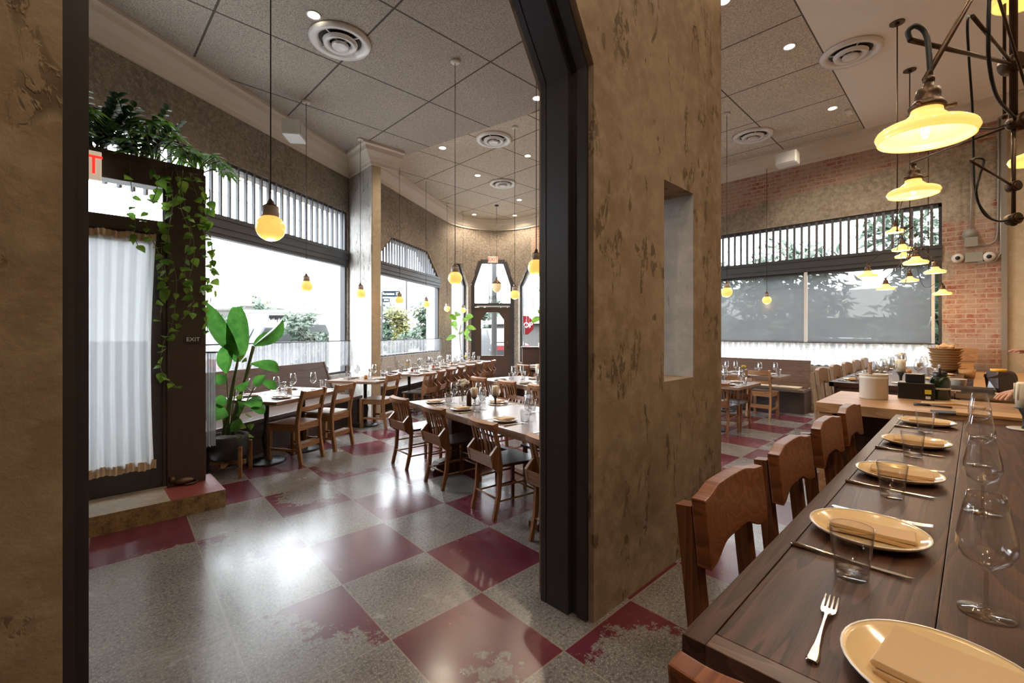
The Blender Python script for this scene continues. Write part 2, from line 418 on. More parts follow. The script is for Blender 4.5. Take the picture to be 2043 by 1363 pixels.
def ceil_mat(name, ps, os, pt, ot, base):
    t=NT(name); g=t.n('ShaderNodeNewGeometry'); sp=t.n('ShaderNodeSeparateXYZ'); t.l(g.outputs['Position'],sp.inputs[0])
    v=t.coord((1,1,1),'World'); a=t.noise(v,70,3,.85); b=t.noise(v,1.1,3,.5)
    c=t.ramp(a,[(.34,tuple(x*.45 for x in base)),(.49,base),(.66,tuple(min(1,x*1.5) for x in base))])
    c=t.mix(t.ramp(b,[(.35,0),(.7,.35)]), c, tuple(x*.8 for x in base))
    def near(Q,p,o):
        f=t.math('FRACT', t.math('DIVIDE', t.math('ADD', t.math('SUBTRACT',Q,o), p*40), p)); return t.math('MULTIPLY', t.math('MINIMUM', f, t.math('SUBTRACT',1,f)), p)
    j=t.math('LESS_THAN', t.math('MINIMUM', near(sp.outputs[0],ps,os), near(sp.outputs[1],pt,ot)), .011)
    c=t.mix(t.math('MULTIPLY',j,.85), c, (.06,.05,.042))
    return t.done(t.pbsdf(c, .92, spec=.15, bump=a, bstr=.5, bdist=.006))
M['floor']=floor_mat()
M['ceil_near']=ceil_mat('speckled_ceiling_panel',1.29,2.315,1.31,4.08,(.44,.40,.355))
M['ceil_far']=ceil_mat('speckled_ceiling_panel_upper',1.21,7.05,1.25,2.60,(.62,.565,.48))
def brick_mat():
    t=NT('whitewashed_brick'); g=t.n('ShaderNodeNewGeometry'); sp=t.n('ShaderNodeSeparateXYZ'); t.l(g.outputs['Position'],sp.inputs[0])
    cb=t.n('ShaderNodeCombineXYZ'); t.l(sp.outputs[1],cb.inputs[0]); t.l(sp.outputs[2],cb.inputs[1])
    br=t.n('ShaderNodeTexBrick'); br.inputs['Scale'].default_value=1; br.inputs['Brick Width'].default_value=.225; br.inputs['Row Height'].default_value=.078
    br.inputs['Mortar Size'].default_value=.008; br.inputs['Mortar Smooth'].default_value=.3; br.inputs['Bias'].default_value=-.2
    br.inputs['Color1'].default_value=(.30,.075,.048,1); br.inputs['Color2'].default_value=(.34,.14,.10,1); br.inputs['Mortar'].default_value=(.56,.50,.42,1)
    t.l(cb.outputs[0],br.inputs[0])
    v=t.coord((1,1,1),'World'); n1=t.noise(v,3.2,5,.65); n2=t.noise(v,16,5,.7); n3=t.noise(v,1.1,3,.6)
    wash=t.ramp(t.math('ADD', t.math('MULTIPLY',n1,.5), t.math('MULTIPLY',n2,.5)),[(.38,0),(.53,.78)])
    c=t.mix(wash, br.outputs[0], (.47,.37,.30))
    # plaster skim over the brick: between 3.85 and 4.45 m and left of the bare end
    z=sp.outputs[2]; y=sp.outputs[1]
    zz=t.math('ADD', z, t.math('MULTIPLY', t.math('SUBTRACT',n1,.5), .35))
    slope=t.math('ADD', 4.10, t.math('MULTIPLY', t.math('SUBTRACT', 3.7, y), .10))
    below=t.math('MULTIPLY', t.math('SUBTRACT', slope, zz), 18, True)
    above=t.math('MULTIPLY', t.math('SUBTRACT', zz, 3.25), 14, True)
    yy=t.math('ADD', y, t.math('MULTIPLY', t.math('SUBTRACT',n1,.5), .9))
    left=t.math('MULTIPLY', t.math('SUBTRACT', yy, .30), 14, True)
    band=t.math('MULTIPLY', below, t.math('MAXIMUM', t.math('MULTIPLY', above, t.math('MULTIPLY', t.math('SUBTRACT', yy, -.35), 14, True)), left))
    pl=t.ramp(t.math('ADD', t.math('MULTIPLY',n2,.6), t.math('MULTIPLY',n3,.4)),[(.38,(.26,.22,.175)),(.62,(.52,.46,.37))])
    c=t.mix(band, c, pl)
    h=t.math('ADD', t.math('MULTIPLY', br.outputs['Fac'], t.math('SUBTRACT', -.7, t.math('MULTIPLY',band,-.7))), t.math('MULTIPLY', n2, .5))
    return t.done(t.pbsdf(c, .85, spec=.2, bump=h, bstr=.5, bdist=.012))
M['brick']=brick_mat()
# ================================================================ shell
c1=cam2w(.9,6.3); c2=cam2w(-2.4,8.6); wl=UV(-9.4,-.2)
soff=[(-4.1,1.6),(3.587,1.6),c1,c2,(3.822,8.6),UV(0,-.2),wl,(-4.1,wl[1])]
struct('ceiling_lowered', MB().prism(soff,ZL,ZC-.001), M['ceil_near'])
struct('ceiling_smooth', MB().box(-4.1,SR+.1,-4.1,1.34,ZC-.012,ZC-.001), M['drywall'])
# camera-side room
struct('wall_back', MB().box(-4.2,-4.0,-4.2,9,0,ZC), M['plaster_tan'])
struct('wall_side', MB().box(-4.2,13.5,-4.2,-4.0,0,ZC), M['plaster_side'])
# arch wall: opening with sloped shoulders
AT0,AT1=1.371,1.751
def strip(mb, x0,x1, za,zb, zc,zd, t0=AT0,t1=AT1):  # bottom za->zb, top zc->zd
    mb.hexa([(x0,t0,za),(x1,t0,zb),(x1,t1,zb),(x0,t1,za),(x0,t0,zc),(x1,t0,zd),(x1,t1,zd),(x0,t1,zc)])
aw=MB(); o0,o1=-.017,1.921; sh=.49
strip(aw,-4.1,o0,0,0,ZC,ZC)
strip(aw,o0,o0+sh,2.88,3.7,ZC,ZC); strip(aw,o0+sh,o1-sh,3.7,3.7,ZC,ZC); strip(aw,o1-sh,o1,3.7,2.88,ZC,ZC)
# column with a niche cut through from the camera side
def zof(px,py,t):   # height on plane y=t
    r=(px-CX)/F; # X=.7169s-.6972t ; Y=.6972s+.7169t
    s=(SA+r*CA)*t/(CA-r*SA); Y=SA*s+CA*t
    return s, H-(py-HY)/F*Y
n0,nz1=zof(1325,358,AT0); _,nz0=zof(1325,762,AT0); n1,_=zof(1384,380,AT0)
e=3.587; nd=.16
strip(aw,o1,n0,0,0,ZC,ZC); strip(aw,n1,e,0,0,ZC,ZC); strip(aw,n0,n1,0,0,nz0,nz0); strip(aw,n0,n1,nz1,nz1,ZC,ZC)
awo=struct('wall_arch', aw, M['plaster_tan'])
nb=MB().box(n1-.004,n1+.002,AT0+.002,AT1-.002,nz0,nz1)
struct('niche_lining', nb, M['niche_back'], awo)
# steel lining of the archway
def arch_band(mb, t0, t1, p):
    a,b=o0,o1
    k=p*.55
    pts=[(a,0),(a,2.88),(a+sh,3.7),(b-sh,3.7),(b,2.88),(b,0)]
    ins=[(a+p,0),(a+p,2.88-k*.0),(a+sh+k,3.7-p),(b-sh-k,3.7-p),(b-p,2.88),(b-p,0)]
    for (x0,z0),(x1,z1),(u0,w0),(u1,w1) in zip(pts[:-1],pts[1:],ins[:-1],ins[1:]):
        mb.add([(x0,t0,z0),(x1,t0,z1),(u1,t0,w1),(u0,t0,w0),(x0,t1,z0),(x1,t1,z1),(u1,t1,w1),(u0,t1,w0)],
               [(0,1,2,3),(7,6,5,4),(0,4,5,1),(1,5,6,2),(2,6,7,3),(3,7,4,0)])
sf=MB(); arch_band(sf,1.405,1.465,.020); arch_band(sf,1.465,1.505,.006); arch_band(sf,1.505,1.655,.044); arch_band(sf,1.655,1.663,.038); arch_band(sf,1.663,1.700,.044)
struct('arch_lining', sf, M['steel'], awo)
# pier
struct('column_pier', MB().prism([(3.822,8.60),(3.779,7.457),(3.953,7.450),(3.953,8.65)],0,ZC), M['plaster_pier'])
struct('pier_face', MB().prism([(3.800,7.452),(3.956,7.446),(3.956,8.5),(3.945,8.5)],0,ZC), M['plaster_side'])
# ---------------- window wall path: u along the left wall, then the round corner, then the brick wall
R=1.49; CC=Vector(cam2w(-.477,12.92))
def cdir(phi): return Vector(cam2w(sin(phi),cos(phi)))
UT=4.74
P_L0=Vector(UV(-9.4,0)); 
pL=atan2(-.9661,.2582); pR=atan2(CA,SA)
def phi_at(px):
    lo,hi=pL,pR
    for _ in range(50):
        m=(lo+hi)/2; X=-.477+R*sin(m); Y=12.92+R*cos(m)
        if X/Y<(px-CX)/F: lo=m
        else: hi=m
    return lo
path=[(P_L0, -LN), (Vector(UV(UT,0)), -LN)]
arc=[pL+(pR-pL)*i/24 for i in range(25)]
def ptphi(ph, off=0): return CC+cdir(ph)*(R+off)
TR0=ptphi(pR).y
D=[0.0, UT+9.4]
def d_of_phi(ph): return UT+9.4+(ph-pL)*R
Dr=d_of_phi(pR)
def d_of_t(t): return Dr+(TR0-t)
def d_of_u(u): return u+9.4
Dend=d_of_t(-4.1)
def pos(d):
    if d<=UT+9.4: return P_L0+LD*d, -LN
    if d<=Dr:
        ph=pL+(d-UT-9.4)/R; return ptphi(ph), cdir(ph)
    return Vector((SR, TR0-(d-Dr))), Vector((1,0))
TH=.36
def wstrip(mb, d0,d1,za,zb,zc,zd, o0=0,o1=TH):
    (p,n),(q,m)=pos(d0),pos(d1)
    a,b,c,e_=p+n*o0,q+m*o0,q+m*o1,p+n*o1
    mb.hexa([(a.x,a.y,za),(b.x,b.y,zb),(c.x,c.y,zb),(e_.x,e_.y,za),(a.x,a.y,zc),(b.x,b.y,zd),(c.x,c.y,zd),(e_.x,e_.y,zc)])
def zY(py,Y): return H-(py-HY)/F*Y
# openings: list of (d, zlo, zhi)
dw=d_of_u
op1=[(dw(-6.2),.72,3.80),(dw(-.06),.72,3.80)]
op2=[(dw(.80),.96,2.98),(dw(1.595),.96,3.66),(dw(3.43),.96,3.66),(dw(4.21),.96,2.98)]
f3a,f3b=phi_at(901),phi_at(934); fda,fdb=phi_at(940),phi_at(1026); f4a=phi_at(1034); 
def side(d0,d1,zs=.55,z1=2.97,z2=3.62,k=.36):
    w=d1-d0; return [(d0,zs,z1),(d0+w*k,zs,z2),(d1-w*k,zs,z2),(d1,zs,z1)]
op3=side(d_of_phi(f3a),d_of_phi(f3b))
dd0,dd1=d_of_phi(fda),d_of_phi(fdb)
opd=[(dd0,0,3.02),(dd0+(dd1-dd0)*.235,0,3.78),(dd1-(dd1-dd0)*.205,0,3.78),(dd1,0,3.02)]
d4=d_of_phi(f4a); op4=side(d4,d4+.95)
op5=[(d_of_t(7.2),.85,3.62),(d_of_t(.385),.85,3.62)]
ops=[op1,op2,op3,opd,op4,op5]
def build_wall(name, dA, dB, material, ops, ztop=ZC):
    bps=sorted({dA,dB}|{x for x in [UT+9.4,Dr] if dA<x<dB}|{d_of_phi(a) for a in arc if dA<d_of_phi(a)<dB}|{q[0] for o in ops for q in o if dA<q[0]<dB})
    mb=MB()
    for a,b in zip(bps[:-1],bps[1:]):
        if b-a<1e-4: continue
        m=(a+b)/2; hit=None
        for o in ops:
            if o[0][0]<=m<=o[-1][0]: hit=o
        if not hit: wstrip(mb,a,b,0,0,ztop,ztop); continue
        def bd(d):
            for q,r in zip(hit[:-1],hit[1:]):
                if q[0]-1e-6<=d<=r[0]+1e-6:
                    f=(d-q[0])/(r[0]-q[0]); return q[1]+(r[1]-q[1])*f, q[2]+(r[2]-q[2])*f
        (l0,h0),(l1,h1)=bd(a),bd(b)
        if max(l0,l1)>0: wstrip(mb,a,b,0,0,l0,l1)
        wstrip(mb,a,b,h0,h1,ztop,ztop)
    return struct(name, mb, material)
build_wall('wall_left', 0, Dr, M['plaster_grey'], ops)
build_wall('wall_right', Dr, d_of_t(-.27), M['brick'], ops)
build_wall('wall_right_plaster', d_of_t(-.27), Dend, M['plaster_side'], [])
struct('wall_end', MB().box(-4.2,-4.0,3.0,9,0,ZC), M['plaster_grey'])
# bare skirt under window 2 : paler smooth plaster between bench and lace, with a painted skin
mb=MB(); wstrip(mb,dw(.2),dw(4.25),.40,.40,.955,.955,-.02,-.001); struct('trim_sill_plaster', mb, M['plaster_pier'])
mb=MB(); wstrip(mb,dw(-6.2),dw(-.02),.0,.0,.72,.72,-.02,-.001); struct('trim_sill_plaster_bay', mb, M['plaster_pier'])
def outer(off):
    P=[]
    for d in [0,UT+9.4]+[d_of_phi(a) for a in arc[1:]]+[Dend]:
        p,n=pos(d); P.append((p.x+n.x*off,p.y+n.y*off))
    return [(-4.2,P[0][1]),(-4.2,-4.2),(P[-1][0],-4.2)]+P[::-1][1:]
struct('floor', MB().prism(outer(.30),-.12,0), M['floor'])
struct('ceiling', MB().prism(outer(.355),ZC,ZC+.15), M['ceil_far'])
# cornices
def cornice(name, ds, zb, zt, dep, mirror=1):
    prof=[(0,zb),(.035,zb),(.045,zb+.05),(.07,zb+.06),(.11,zb+.12),(.19,zb+.19),(.21,zt-.05),(dep,zt-.04),(dep,zt),(0,zt)]
    mb=MB(); P=[]
    for d in ds:
        p,n=pos(d); P.append([(p.x-n.x*o,p.y-n.y*o,z) for o,z in prof])
    k=len(prof)
    for A_,B_ in zip(P[:-1],P[1:]):
        mb.add(A_+B_, [(i,(i+1)%k,k+(i+1)%k,k+i) for i in range(k)])
    mb.add(P[0],[tuple(range(k))]); mb.add(P[-1],[tuple(range(k))])
    return struct(name, mb, M['white_paint'])
cornice('trim_cornice_bay', [dw(-9.2),dw(-.02)], ZL-.30, ZL-.001, .27)
fs=[d_of_phi(a) for a in arc]
cornice('trim_cornice', [dw(.18)]+fs+[Dend-.15], ZC-.31, ZC-.001, .27)
# cornice returning along the pier
mb=MB(); prof=[(0,ZL-.30),(.035,ZL-.30),(.045,ZL-.25),(.07,ZL-.24),(.11,ZL-.18),(.19,ZL-.11),(.21,ZL-.05),(.27,ZL-.04),(.27,ZL-.001),(0,ZL-.001)]
Q=[((3.822,8.433),(-1,.0),(-1,-.3)),((3.779,7.457),(-1,0),(-1,-1)),((3.953,7.45),(0,-1),(0,-1)),((4.30,7.46),(0,-1),(0,-1))]
P=[[(p[0]+m_[0]*o,p[1]+m_[1]*o,z) for o,z in prof] for p,_,m_ in Q]
k=len(prof)
for A_,B_ in zip(P[:-1],P[1:]): mb.add(A_+B_, [(i,(i+1)%k,k+(i+1)%k,k+i) for i in range(k)])
mb.add(P[-1],[tuple(range(k))])
struct('trim_cornice_pier', mb, M['white_paint'])
# ---------------- windows
class Fr:   # local frame on a straight piece: d along, z up, o outward
    def __init__(s,P,Q,out): s.P=Vector(P); s.L=(Vector(Q)-Vector(P)).length; s.d=(Vector(Q)-Vector(P)).normalized(); s.n=Vector(out)
    def p(s,d,z,o): q=s.P+s.d*d+s.n*o; return (q.x,q.y,z)
    def box(s,mb,d0,d1,z0,z1,o0,o1):
        mb.hexa([s.p(d0,z0,o0),s.p(d1,z0,o0),s.p(d1,z0,o1),s.p(d0,z0,o1),s.p(d0,z1,o0),s.p(d1,z1,o0),s.p(d1,z1,o1),s.p(d0,z1,o1)])
    def bar(s,mb,a,b,w,o0,o1):   # a,b=(d,z)
        mb.bar(s.p(a[0],a[1],(o0+o1)/2), s.p(b[0],b[1],(o0+o1)/2), abs(o1-o0), w, up=s.up(a,b))
    def up(s,a,b):
        t=Vector((b[0]-a[0],b[1]-a[1])).normalized(); v=s.d*(-t.y); return (v.x,v.y,t.x)
    def quad(s,mb,poly,o): mb.add([s.p(d,z,o) for d,z in poly],[tuple(range(len(poly)))])
def frame_poly(fr, mb, poly, w, o0, o1):
    for a,b in zip(poly, poly[1:]+poly[:1]): fr.bar(mb,a,b,w,o0,o1)
def clip_top(poly, x):
    """height of the top outline at x"""
    best=None
    for a,b in zip(poly,poly[1:]+poly[:1]):
        if min(a[0],b[0])-1e-6<=x<=max(a[0],b[0])+1e-6 and abs(a[0]-b[0])>1e-6:
            z=a[1]+(b[1]-a[1])*(x-a[0])/(b[0]-a[0]); best=z if best is None else max(best,z)
    return best
def big_window(name, fr, poly, header, slat_pitch, mull=[], header_mat=None, hx0=-99, sw=.013, sm='slat'):
    """poly in (d,z); header=(z0,z1); slats above the header"""
    f=MB(); frame_poly(fr,f,poly,.085,.03,.13)
    for x in mull: fr.box(f,x-.03,x+.03,poly[0][1],header[0],.05,.11)
    o=struct(name,f,M['win_frame'])
    x0=min(p[0] for p in poly); x1=max(p[0] for p in poly)
    h=MB(); hx=max(x0,hx0); fr.box(h,hx,x1,header[0],header[1],-.03,.13); fr.box(h,hx,x1,header[0]+.08,header[0]+.10,-.05,-.03); fr.box(h,hx,x1,header[1]-.06,header[1]-.02,-.045,-.03); fr.box(h,hx,x1,header[0]-.05,header[0],-.01,.10)
    struct('header_beam',h,M['win_frame'],o)
    s=MB(); n=int((x1-x0)/slat_pitch)
    for i in range(1,n):
        x=x0+(x1-x0)*i/n; zt=clip_top(poly,x)
        if zt and zt>header[1]+.06:
            fr.box(s,x-sw,x+sw,header[1],zt,.015,.06)
    struct('transom_slats',s,M[sm],o)
    w=MB()
    for zz in (header[1]+.33,header[1]+.62):
        if zz<max(p[1] for p in poly)-.1: fr.box(w,x0+.5,x1-.5,zz,zz+.008,.14,.148)
    struct('transom_wires',w,M['slat'],o)
    g=MB(); fr.quad(g,poly,.115); struct('window_pane',g,M['pane'],o)
    return o
FL=Fr(UV(-9.4,0),UV(UT,0),-LN)
w1=[(dw(-6.2),.72),(dw(-.06),.72),(dw(-.06),3.80),(dw(-6.2),3.80)]
big_window('window_1',FL,w1,(2.80,3.05),.135,hx0=dw(-3.5))
w2=[(dw(.80),.96),(dw(4.21),.96),(dw(4.21),2.98),(dw(3.43),3.66),(dw(1.595),3.66),(dw(.80),2.98)]
big_window('window_2',FL,w2,(2.80,3.05),.12)
FRt=Fr((SR,TR0),(SR,-4),(1,0)); dt=lambda t: TR0-t
w5=[(dt(7.2),.85),(dt(.385),.85),(dt(.385),3.60),(dt(7.2),3.60)]
w5o=big_window('window_5',FRt,w5,(2.66,2.93),.122,mull=[dt(5.2)],sw=.019,sm='slat_dark')
lin=MB(); FL.box(lin,dw(-.072),dw(-.058),.72,3.8,.14,.40); FL.box(lin,dw(4.198),dw(4.214),.96,2.98,.14,.40); struct('wall_outer_reveal',lin,M['stucco'])
# white strips with the frame's sunlight put into their colour; roller blinds
sp=MB()
xm=PX(1608,700,1.3)
# ordinate of the gap between blinds on the brick wall plane
def t_at(px): r=(px-CX)/F; return (CA-SA*r)/(SA+CA*r)*SR
tm=t_at(1608)
ch=MB(); FRt.box(ch,dt(tm)-.028,dt(tm)+.028,1.30,2.68,-.03,0); FRt.box(ch,dt(.385)-.125,dt(.385)-.085,1.30,2.68,-.03,0); struct('sunlit_edge_strip',ch,M['white_plastic'],w5o)
for a,b in ((dt(6.9),dt(tm)-.03),(dt(tm)+.03,dt(.385)-.13)):
    bl=MB(); FRt.quad(bl,[(a,1.33),(b,1.33),(b,2.68),(a,2.68)],-.02)
    o=bl.build('roller_blind',M['blind']); rail=MB(); FRt.box(rail,a,b,1.30,1.335,-.035,-.005); 
    r_=rail.build('bottom_rail',M['slat'],o)
    tag(o,'grey mesh roller blind nearest the bare brick' if a>dt(tm) else 'grey mesh roller blind behind the walnut window bench','blind','roller blinds on the brick wall window')
# café lace
def lace(fr, a, b, z0, z1, lab, off=-.045, mt='lace'):
    mb=MB(); n=int((b-a)/.035); pts=[]
    for i in range(n+1):
        x=a+(b-a)*i/n; o_=off+.012*sin(i*1.7)+.006*sin(i*.61)
        pts.append((x,o_))
    vs=[fr.p(x,z1,o_) for x,o_ in pts]+[fr.p(x,z0+.03*abs(sin(i*.9)),o_) for i,(x,o_) in enumerate(pts)]
    m=len(pts); mb.add(vs,[(i,i+1,m+i+1,m+i) for i in range(m-1)])
    o=mb.build('lace_curtain',M[mt]); rod=MB(); rod.cyl(fr.p(a-.03,z1+.005,off),fr.p(b+.03,z1+.005,off),.008)
    rod.build('curtain_rod',M['black'],o)
    return tag(o,lab,'curtain')
lace(FL,dw(-3.4),dw(-.05),.86,1.335,'white lace half curtain behind the bench with a wooden back')
lace(FL,dw(.3),dw(4.28),.97,1.32,'white lace half curtain above the low plaster wall past the pier')
lace(FRt,dt(6.9),dt(.42),.86,1.30,'white lace half curtain below the grey roller blinds',-.06,'lace_white')
# thin side windows either side of the entrance
def slim(name, da, db, px_lo):
    (p,n),(q,m)=pos(da),pos(db); nn=(n+m).normalized(); fr=Fr(p+nn*.16,q+nn*.16,nn); L=fr.L
    poly=[(0,.55),(L,.55),(L,2.97),(L*.64,3.62),(L*.36,3.62),(0,2.97)]
    f=MB(); frame_poly(fr,f,poly,.06,0,.07); o=struct(name,f,M['win_frame'])
    g=MB(); fr.quad(g,poly,.03); struct('window_pane',g,M['pane'],o)
slim('window_3',op3[0][0],op3[-1][0],0); slim('window_4',op4[0][0],op4[-1][0],0)
# entrance door
(p,n),(q,m)=pos(dd0),pos(dd1); nn=(n+m).normalized()
fd=Fr(p+nn*.05,q+nn*.05,nn); L=fd.L
f=MB(); poly=[(.05,0),(L-.05,0),(L-.05,3.0),(L*.78,3.74),(L*.22,3.74),(.05,3.0)]
for a,b in zip(poly[1:],poly[2:]+poly[:1]): fd.bar(f,a,b,.13,0,.12)
fd.box(f,0,L,2.30,2.42,-.01,.13)
o=struct('door_1',f,M['win_frame'])
wdt=1.12; x0=(L-wdt)/2; x1=x0+wdt; zl=2.29
gp=[(.20,.76),(wdt-.20,.76),(wdt-.20,1.90),(wdt-.37,2.13),(.37,2.13),(.20,1.90)]
lf=MB()
for a,b,c_,d_ in ((0,.20,0,zl),(wdt-.20,wdt,0,zl),(.20,wdt-.20,0,.76),(.20,wdt-.20,2.13,zl)): fd.box(lf,x0+a,x0+b,c_,d_,.03,.08)
for tri in ([(.20,1.90),(.37,2.13),(.20,2.13)],[(wdt-.20,1.90),(wdt-.20,2.13),(wdt-.37,2.13)]):
    lf.add([fd.p(x0+a,z,.03) for a,z in tri]+[fd.p(x0+a,z,.08) for a,z in tri],[(0,1,2),(5,4,3),(0,3,4,1),(1,4,5,2),(2,5,3,0)])
fd.box(lf,x0+.22,x1-.22,.12,.66,.02,.03)
lo=struct('door_leaf',lf,M['door_paint'],o)
g=MB(); fd.quad(g,[(x0+a,z) for a,z in gp],.055); struct('door_pane',g,M['pane'],lo)
h=MB(); h.cyl(fd.p(x1-.09,.98,.0),fd.p(x1-.09,1.22,.0),.012); struct('door_handle',h,M['bronze'],lo)
cs=MB(); 
for a,b in ((.1,x0),(x1,L-.1)): fd.box(cs,a,b,0,2.30,.03,.10)
struct('door_casing',cs,M['door_paint'],o)
g=MB(); fd.quad(g,[(.1,2.42),(L-.1,2.42),(L-.1,3.0),(L*.78,3.72),(L*.22,3.72),(.1,3.0)],.06); struct('transom_pane',g,M['pane'],o)
ow=MB(); fd.box(ow,x0+.05,x1-.02,2.31,2.335,-.02,-.01); struct('door_closer_strip',ow,M['white_plastic'],o)
def text(body, size, loc, xdir, mat_, parent=None, name='lettering', extrude=.003, up=(0,0,1), align='CENTER'):
    cu=bpy.data.curves.new(name,'FONT'); cu.body=body; cu.size=size; cu.extrude=extrude; cu.align_x=align; cu.align_y='CENTER'; cu.resolution_u=3
    tmp=bpy.data.objects.new(name+'_tmp',cu); dg=bpy.context.evaluated_depsgraph_get()
    COL.objects.link(tmp); dg.update(); me=bpy.data.meshes.new_from_object(tmp.evaluated_get(dg)); bpy.data.objects.remove(tmp); bpy.data.curves.remove(cu)
    me.materials.clear(); me.materials.append(mat_)
    x=Vector(xdir).normalized(); y=Vector(up); z=x.cross(y).normalized(); 
    R_=Matrix((x,y,z)).transposed().to_4x4(); R_.translation=Vector(loc)
    me.transform(R_)
    o=bpy.data.objects.new(name,me); link(o)
    if parent: o.parent=parent
    return o
dx=(fd.d.x,fd.d.y,0)
# street number painted on the outside of the transom glass, so it reads backwards from here
text('3501',.17,fd.p(L/2-.02,2.60,.075),(-dx[0],-dx[1],0),M['dark_letter'],o,'street_number')
def exit_sign(loc, d, w, h, lab, hidden=False):
    d=Vector(d).normalized(); n=Vector((d.y,-d.x,0))   # faces -n .. toward room
    o=empty('exit_sign',loc,atan2(d.y,d.x))
    MB().box(-w/2,w/2,-.02,.02,-h/2,h/2).build('sign_box',M['sign_white'],o,.008)
    t_=text('EXIT',h*.92,(0,-.023,-.004),(1,0,0),M['red'],o,'sign_letters'); t_.scale=(.88,1,1)
    return tag(o,lab,'exit sign')
pz=fd.p(L/2+.03,3.86,-.12)
exit_sign(PD(983.5,518,13.9), (fd.d.x,fd.d.y,0), .30,.19,'illuminated red and white EXIT sign above the street entrance')
# ================================================================ vestibule with the curtained door
VT=4.90
va,vb=.585,.868
v=empty('door_2',(0,0,0)); v['kind']='structure'
def P3(mb,x0,x1,y0,y1,z0,z1): return mb.box(x0,x1,y0,y1,z0,z1)
p=MB(); P3(p,va,vb,VT,VT+.20,.15,2.93); P3(p,va-.03,va,VT+.02,VT+.2,.15,2.9)
pil=p.build('door_post',M['brown_paint'],v,.006)
p=MB(); P3(p,-1.2,va,VT,VT+.16,2.75,2.93); P3(p,-1.2,va,VT+.01,VT+.14,2.35,2.46); p.build('door_header',M['brown_paint'],v,.005)
p=MB(); P3(p,vb-.06,vb,VT+.2,6.75,.15,2.93); P3(p,-1.2,vb,VT+.16,VT+.20,2.90,2.93)
p.build('vestibule_side',M['brown_paint'],v)
g=MB(); P3(g,-1.2,va,VT+.07,VT+.076,2.46,2.75); g.build('transom_pane',M['pane'],v)
lx0,lx1=-.42,va-.029
lf=MB()
P3(lf,lx1-.09,lx1,VT+.03,VT+.08,.16,2.35); P3(lf,lx0,lx0+.09,VT+.03,VT+.08,.16,2.35); P3(lf,lx0+.09,lx1-.09,VT+.03,VT+.08,.16,.36); P3(lf,lx0+.09,lx1-.09,VT+.03,VT+.08,2.26,2.35)
lf_=lf.build('door_leaf',M['steel'],v,.004)
p=MB(); P3(p,-1.2,lx0-.003,VT+.03,VT+.08,.16,2.35); p.build('fixed_panel',M['brown_paint'],v)
g=MB(); P3(g,lx0+.08,lx1-.08,VT+.055,VT+.06,.3,2.3); g.build('door_pane',M['pane'],lf_)
p=MB(); P3(p,-1.2,va,VT,VT+.10,.148,.165); p.build('threshold',M['pan'],v)
# curtain on the leaf
def curtain(x0,x1,y,z0,z1,folds,amp,name='curtain'):
    mb=MB(); n=folds*8; rows=8; vs=[]
    for j in range(rows+1):
        f=j/rows; z=z1+(z0-z1)*f; k=1-.06*sin(pi*f)
        for i in range(n+1):
            a=i/n; x=(x0+x1)/2+(a-.5)*(x1-x0)*k*(1-.03*f); yy=y+amp*(.45+.55*f if f<.9 else .6)*(sin(a*folds*2*pi+.7*sin(a*9)+f*.5)+.35*sin(a*folds*4.3*pi))
            vs.append((x,yy,z+.006*sin(a*40)*(f>.5)))
    w=n+1
    mb.add(vs,[(j*w+i,j*w+i+1,(j+1)*w+i+1,(j+1)*w+i) for j in range(rows) for i in range(n)],True); return mb
cu=curtain(lx0+.05,lx1-.05,VT-.015,.38,2.28,10,.034).build('linen_curtain',M['linen'])
g1=MB()
for gi,(zc,hh) in enumerate(((.375,.075),(2.30,.06))):
    g1=MB()
    n=90; vs=[]
    for z in (zc-hh/2,zc+hh/2):
        for i in range(n+1):
            a=i/n; vs.append((lx0+.05+(lx1-lx0-.10)*a, VT-.02+.016*sin(a*150)+.008*sin(a*61), z+.006*sin(a*33)))
    g1.add(vs,[(i,i+1,n+2+i,n+1+i) for i in range(n)],True)
    g1.build(['gathered_hem','gathered_heading'][gi],M['gather'],cu)
tag(cu,'ivory linen curtain gathered over the glass of the side door','curtain')
# step
STP=[PX(120,1079,0)[:2]]
st=MB(); st.prism([(-1.2,4.50),(.94,4.50),(.94,5.10),(-1.2,5.10)],0,.148)
def step_mat():
    t=NT('old_step_concrete'); v_=t.coord((1,1,1),'World'); g_=t.n('ShaderNodeNewGeometry'); sp=t.n('ShaderNodeSeparateXYZ'); t.l(g_.outputs['Position'],sp.inputs[0])
    n1=t.noise(v_,14,5,.7); n2=t.noise(v_,60,3,.7)
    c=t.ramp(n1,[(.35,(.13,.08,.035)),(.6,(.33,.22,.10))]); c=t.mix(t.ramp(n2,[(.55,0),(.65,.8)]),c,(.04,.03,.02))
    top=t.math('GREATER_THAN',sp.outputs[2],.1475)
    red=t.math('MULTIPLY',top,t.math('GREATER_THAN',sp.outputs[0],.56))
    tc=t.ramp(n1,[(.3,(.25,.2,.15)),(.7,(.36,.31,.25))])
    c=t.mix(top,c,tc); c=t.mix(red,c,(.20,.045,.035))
    return t.done(t.pbsdf(c,.45,bump=n1,bstr=.4,bdist=.01))
struct('floor_step',st,step_mat())
# plaque and hanging exit sign
pq=empty('exit_plaque',(va+.185,VT-.008,1.435),0)
MB().box(-.062,.062,-.004,.006,-.033,.033).build('plaque_plate',M['black'],pq)
t_=text('EXIT',.05,(0,-.0045,0),(1,0,0),M['lettering'],pq,'plaque_letters',.001)
tag(pq,'small dark EXIT plaque on the brown door post beneath the vine','sign')
exit_sign(Vector((-.02,4.80,2.80)),(1,0,0),.36,.225,'hanging EXIT sign with red letters over the curtained door')
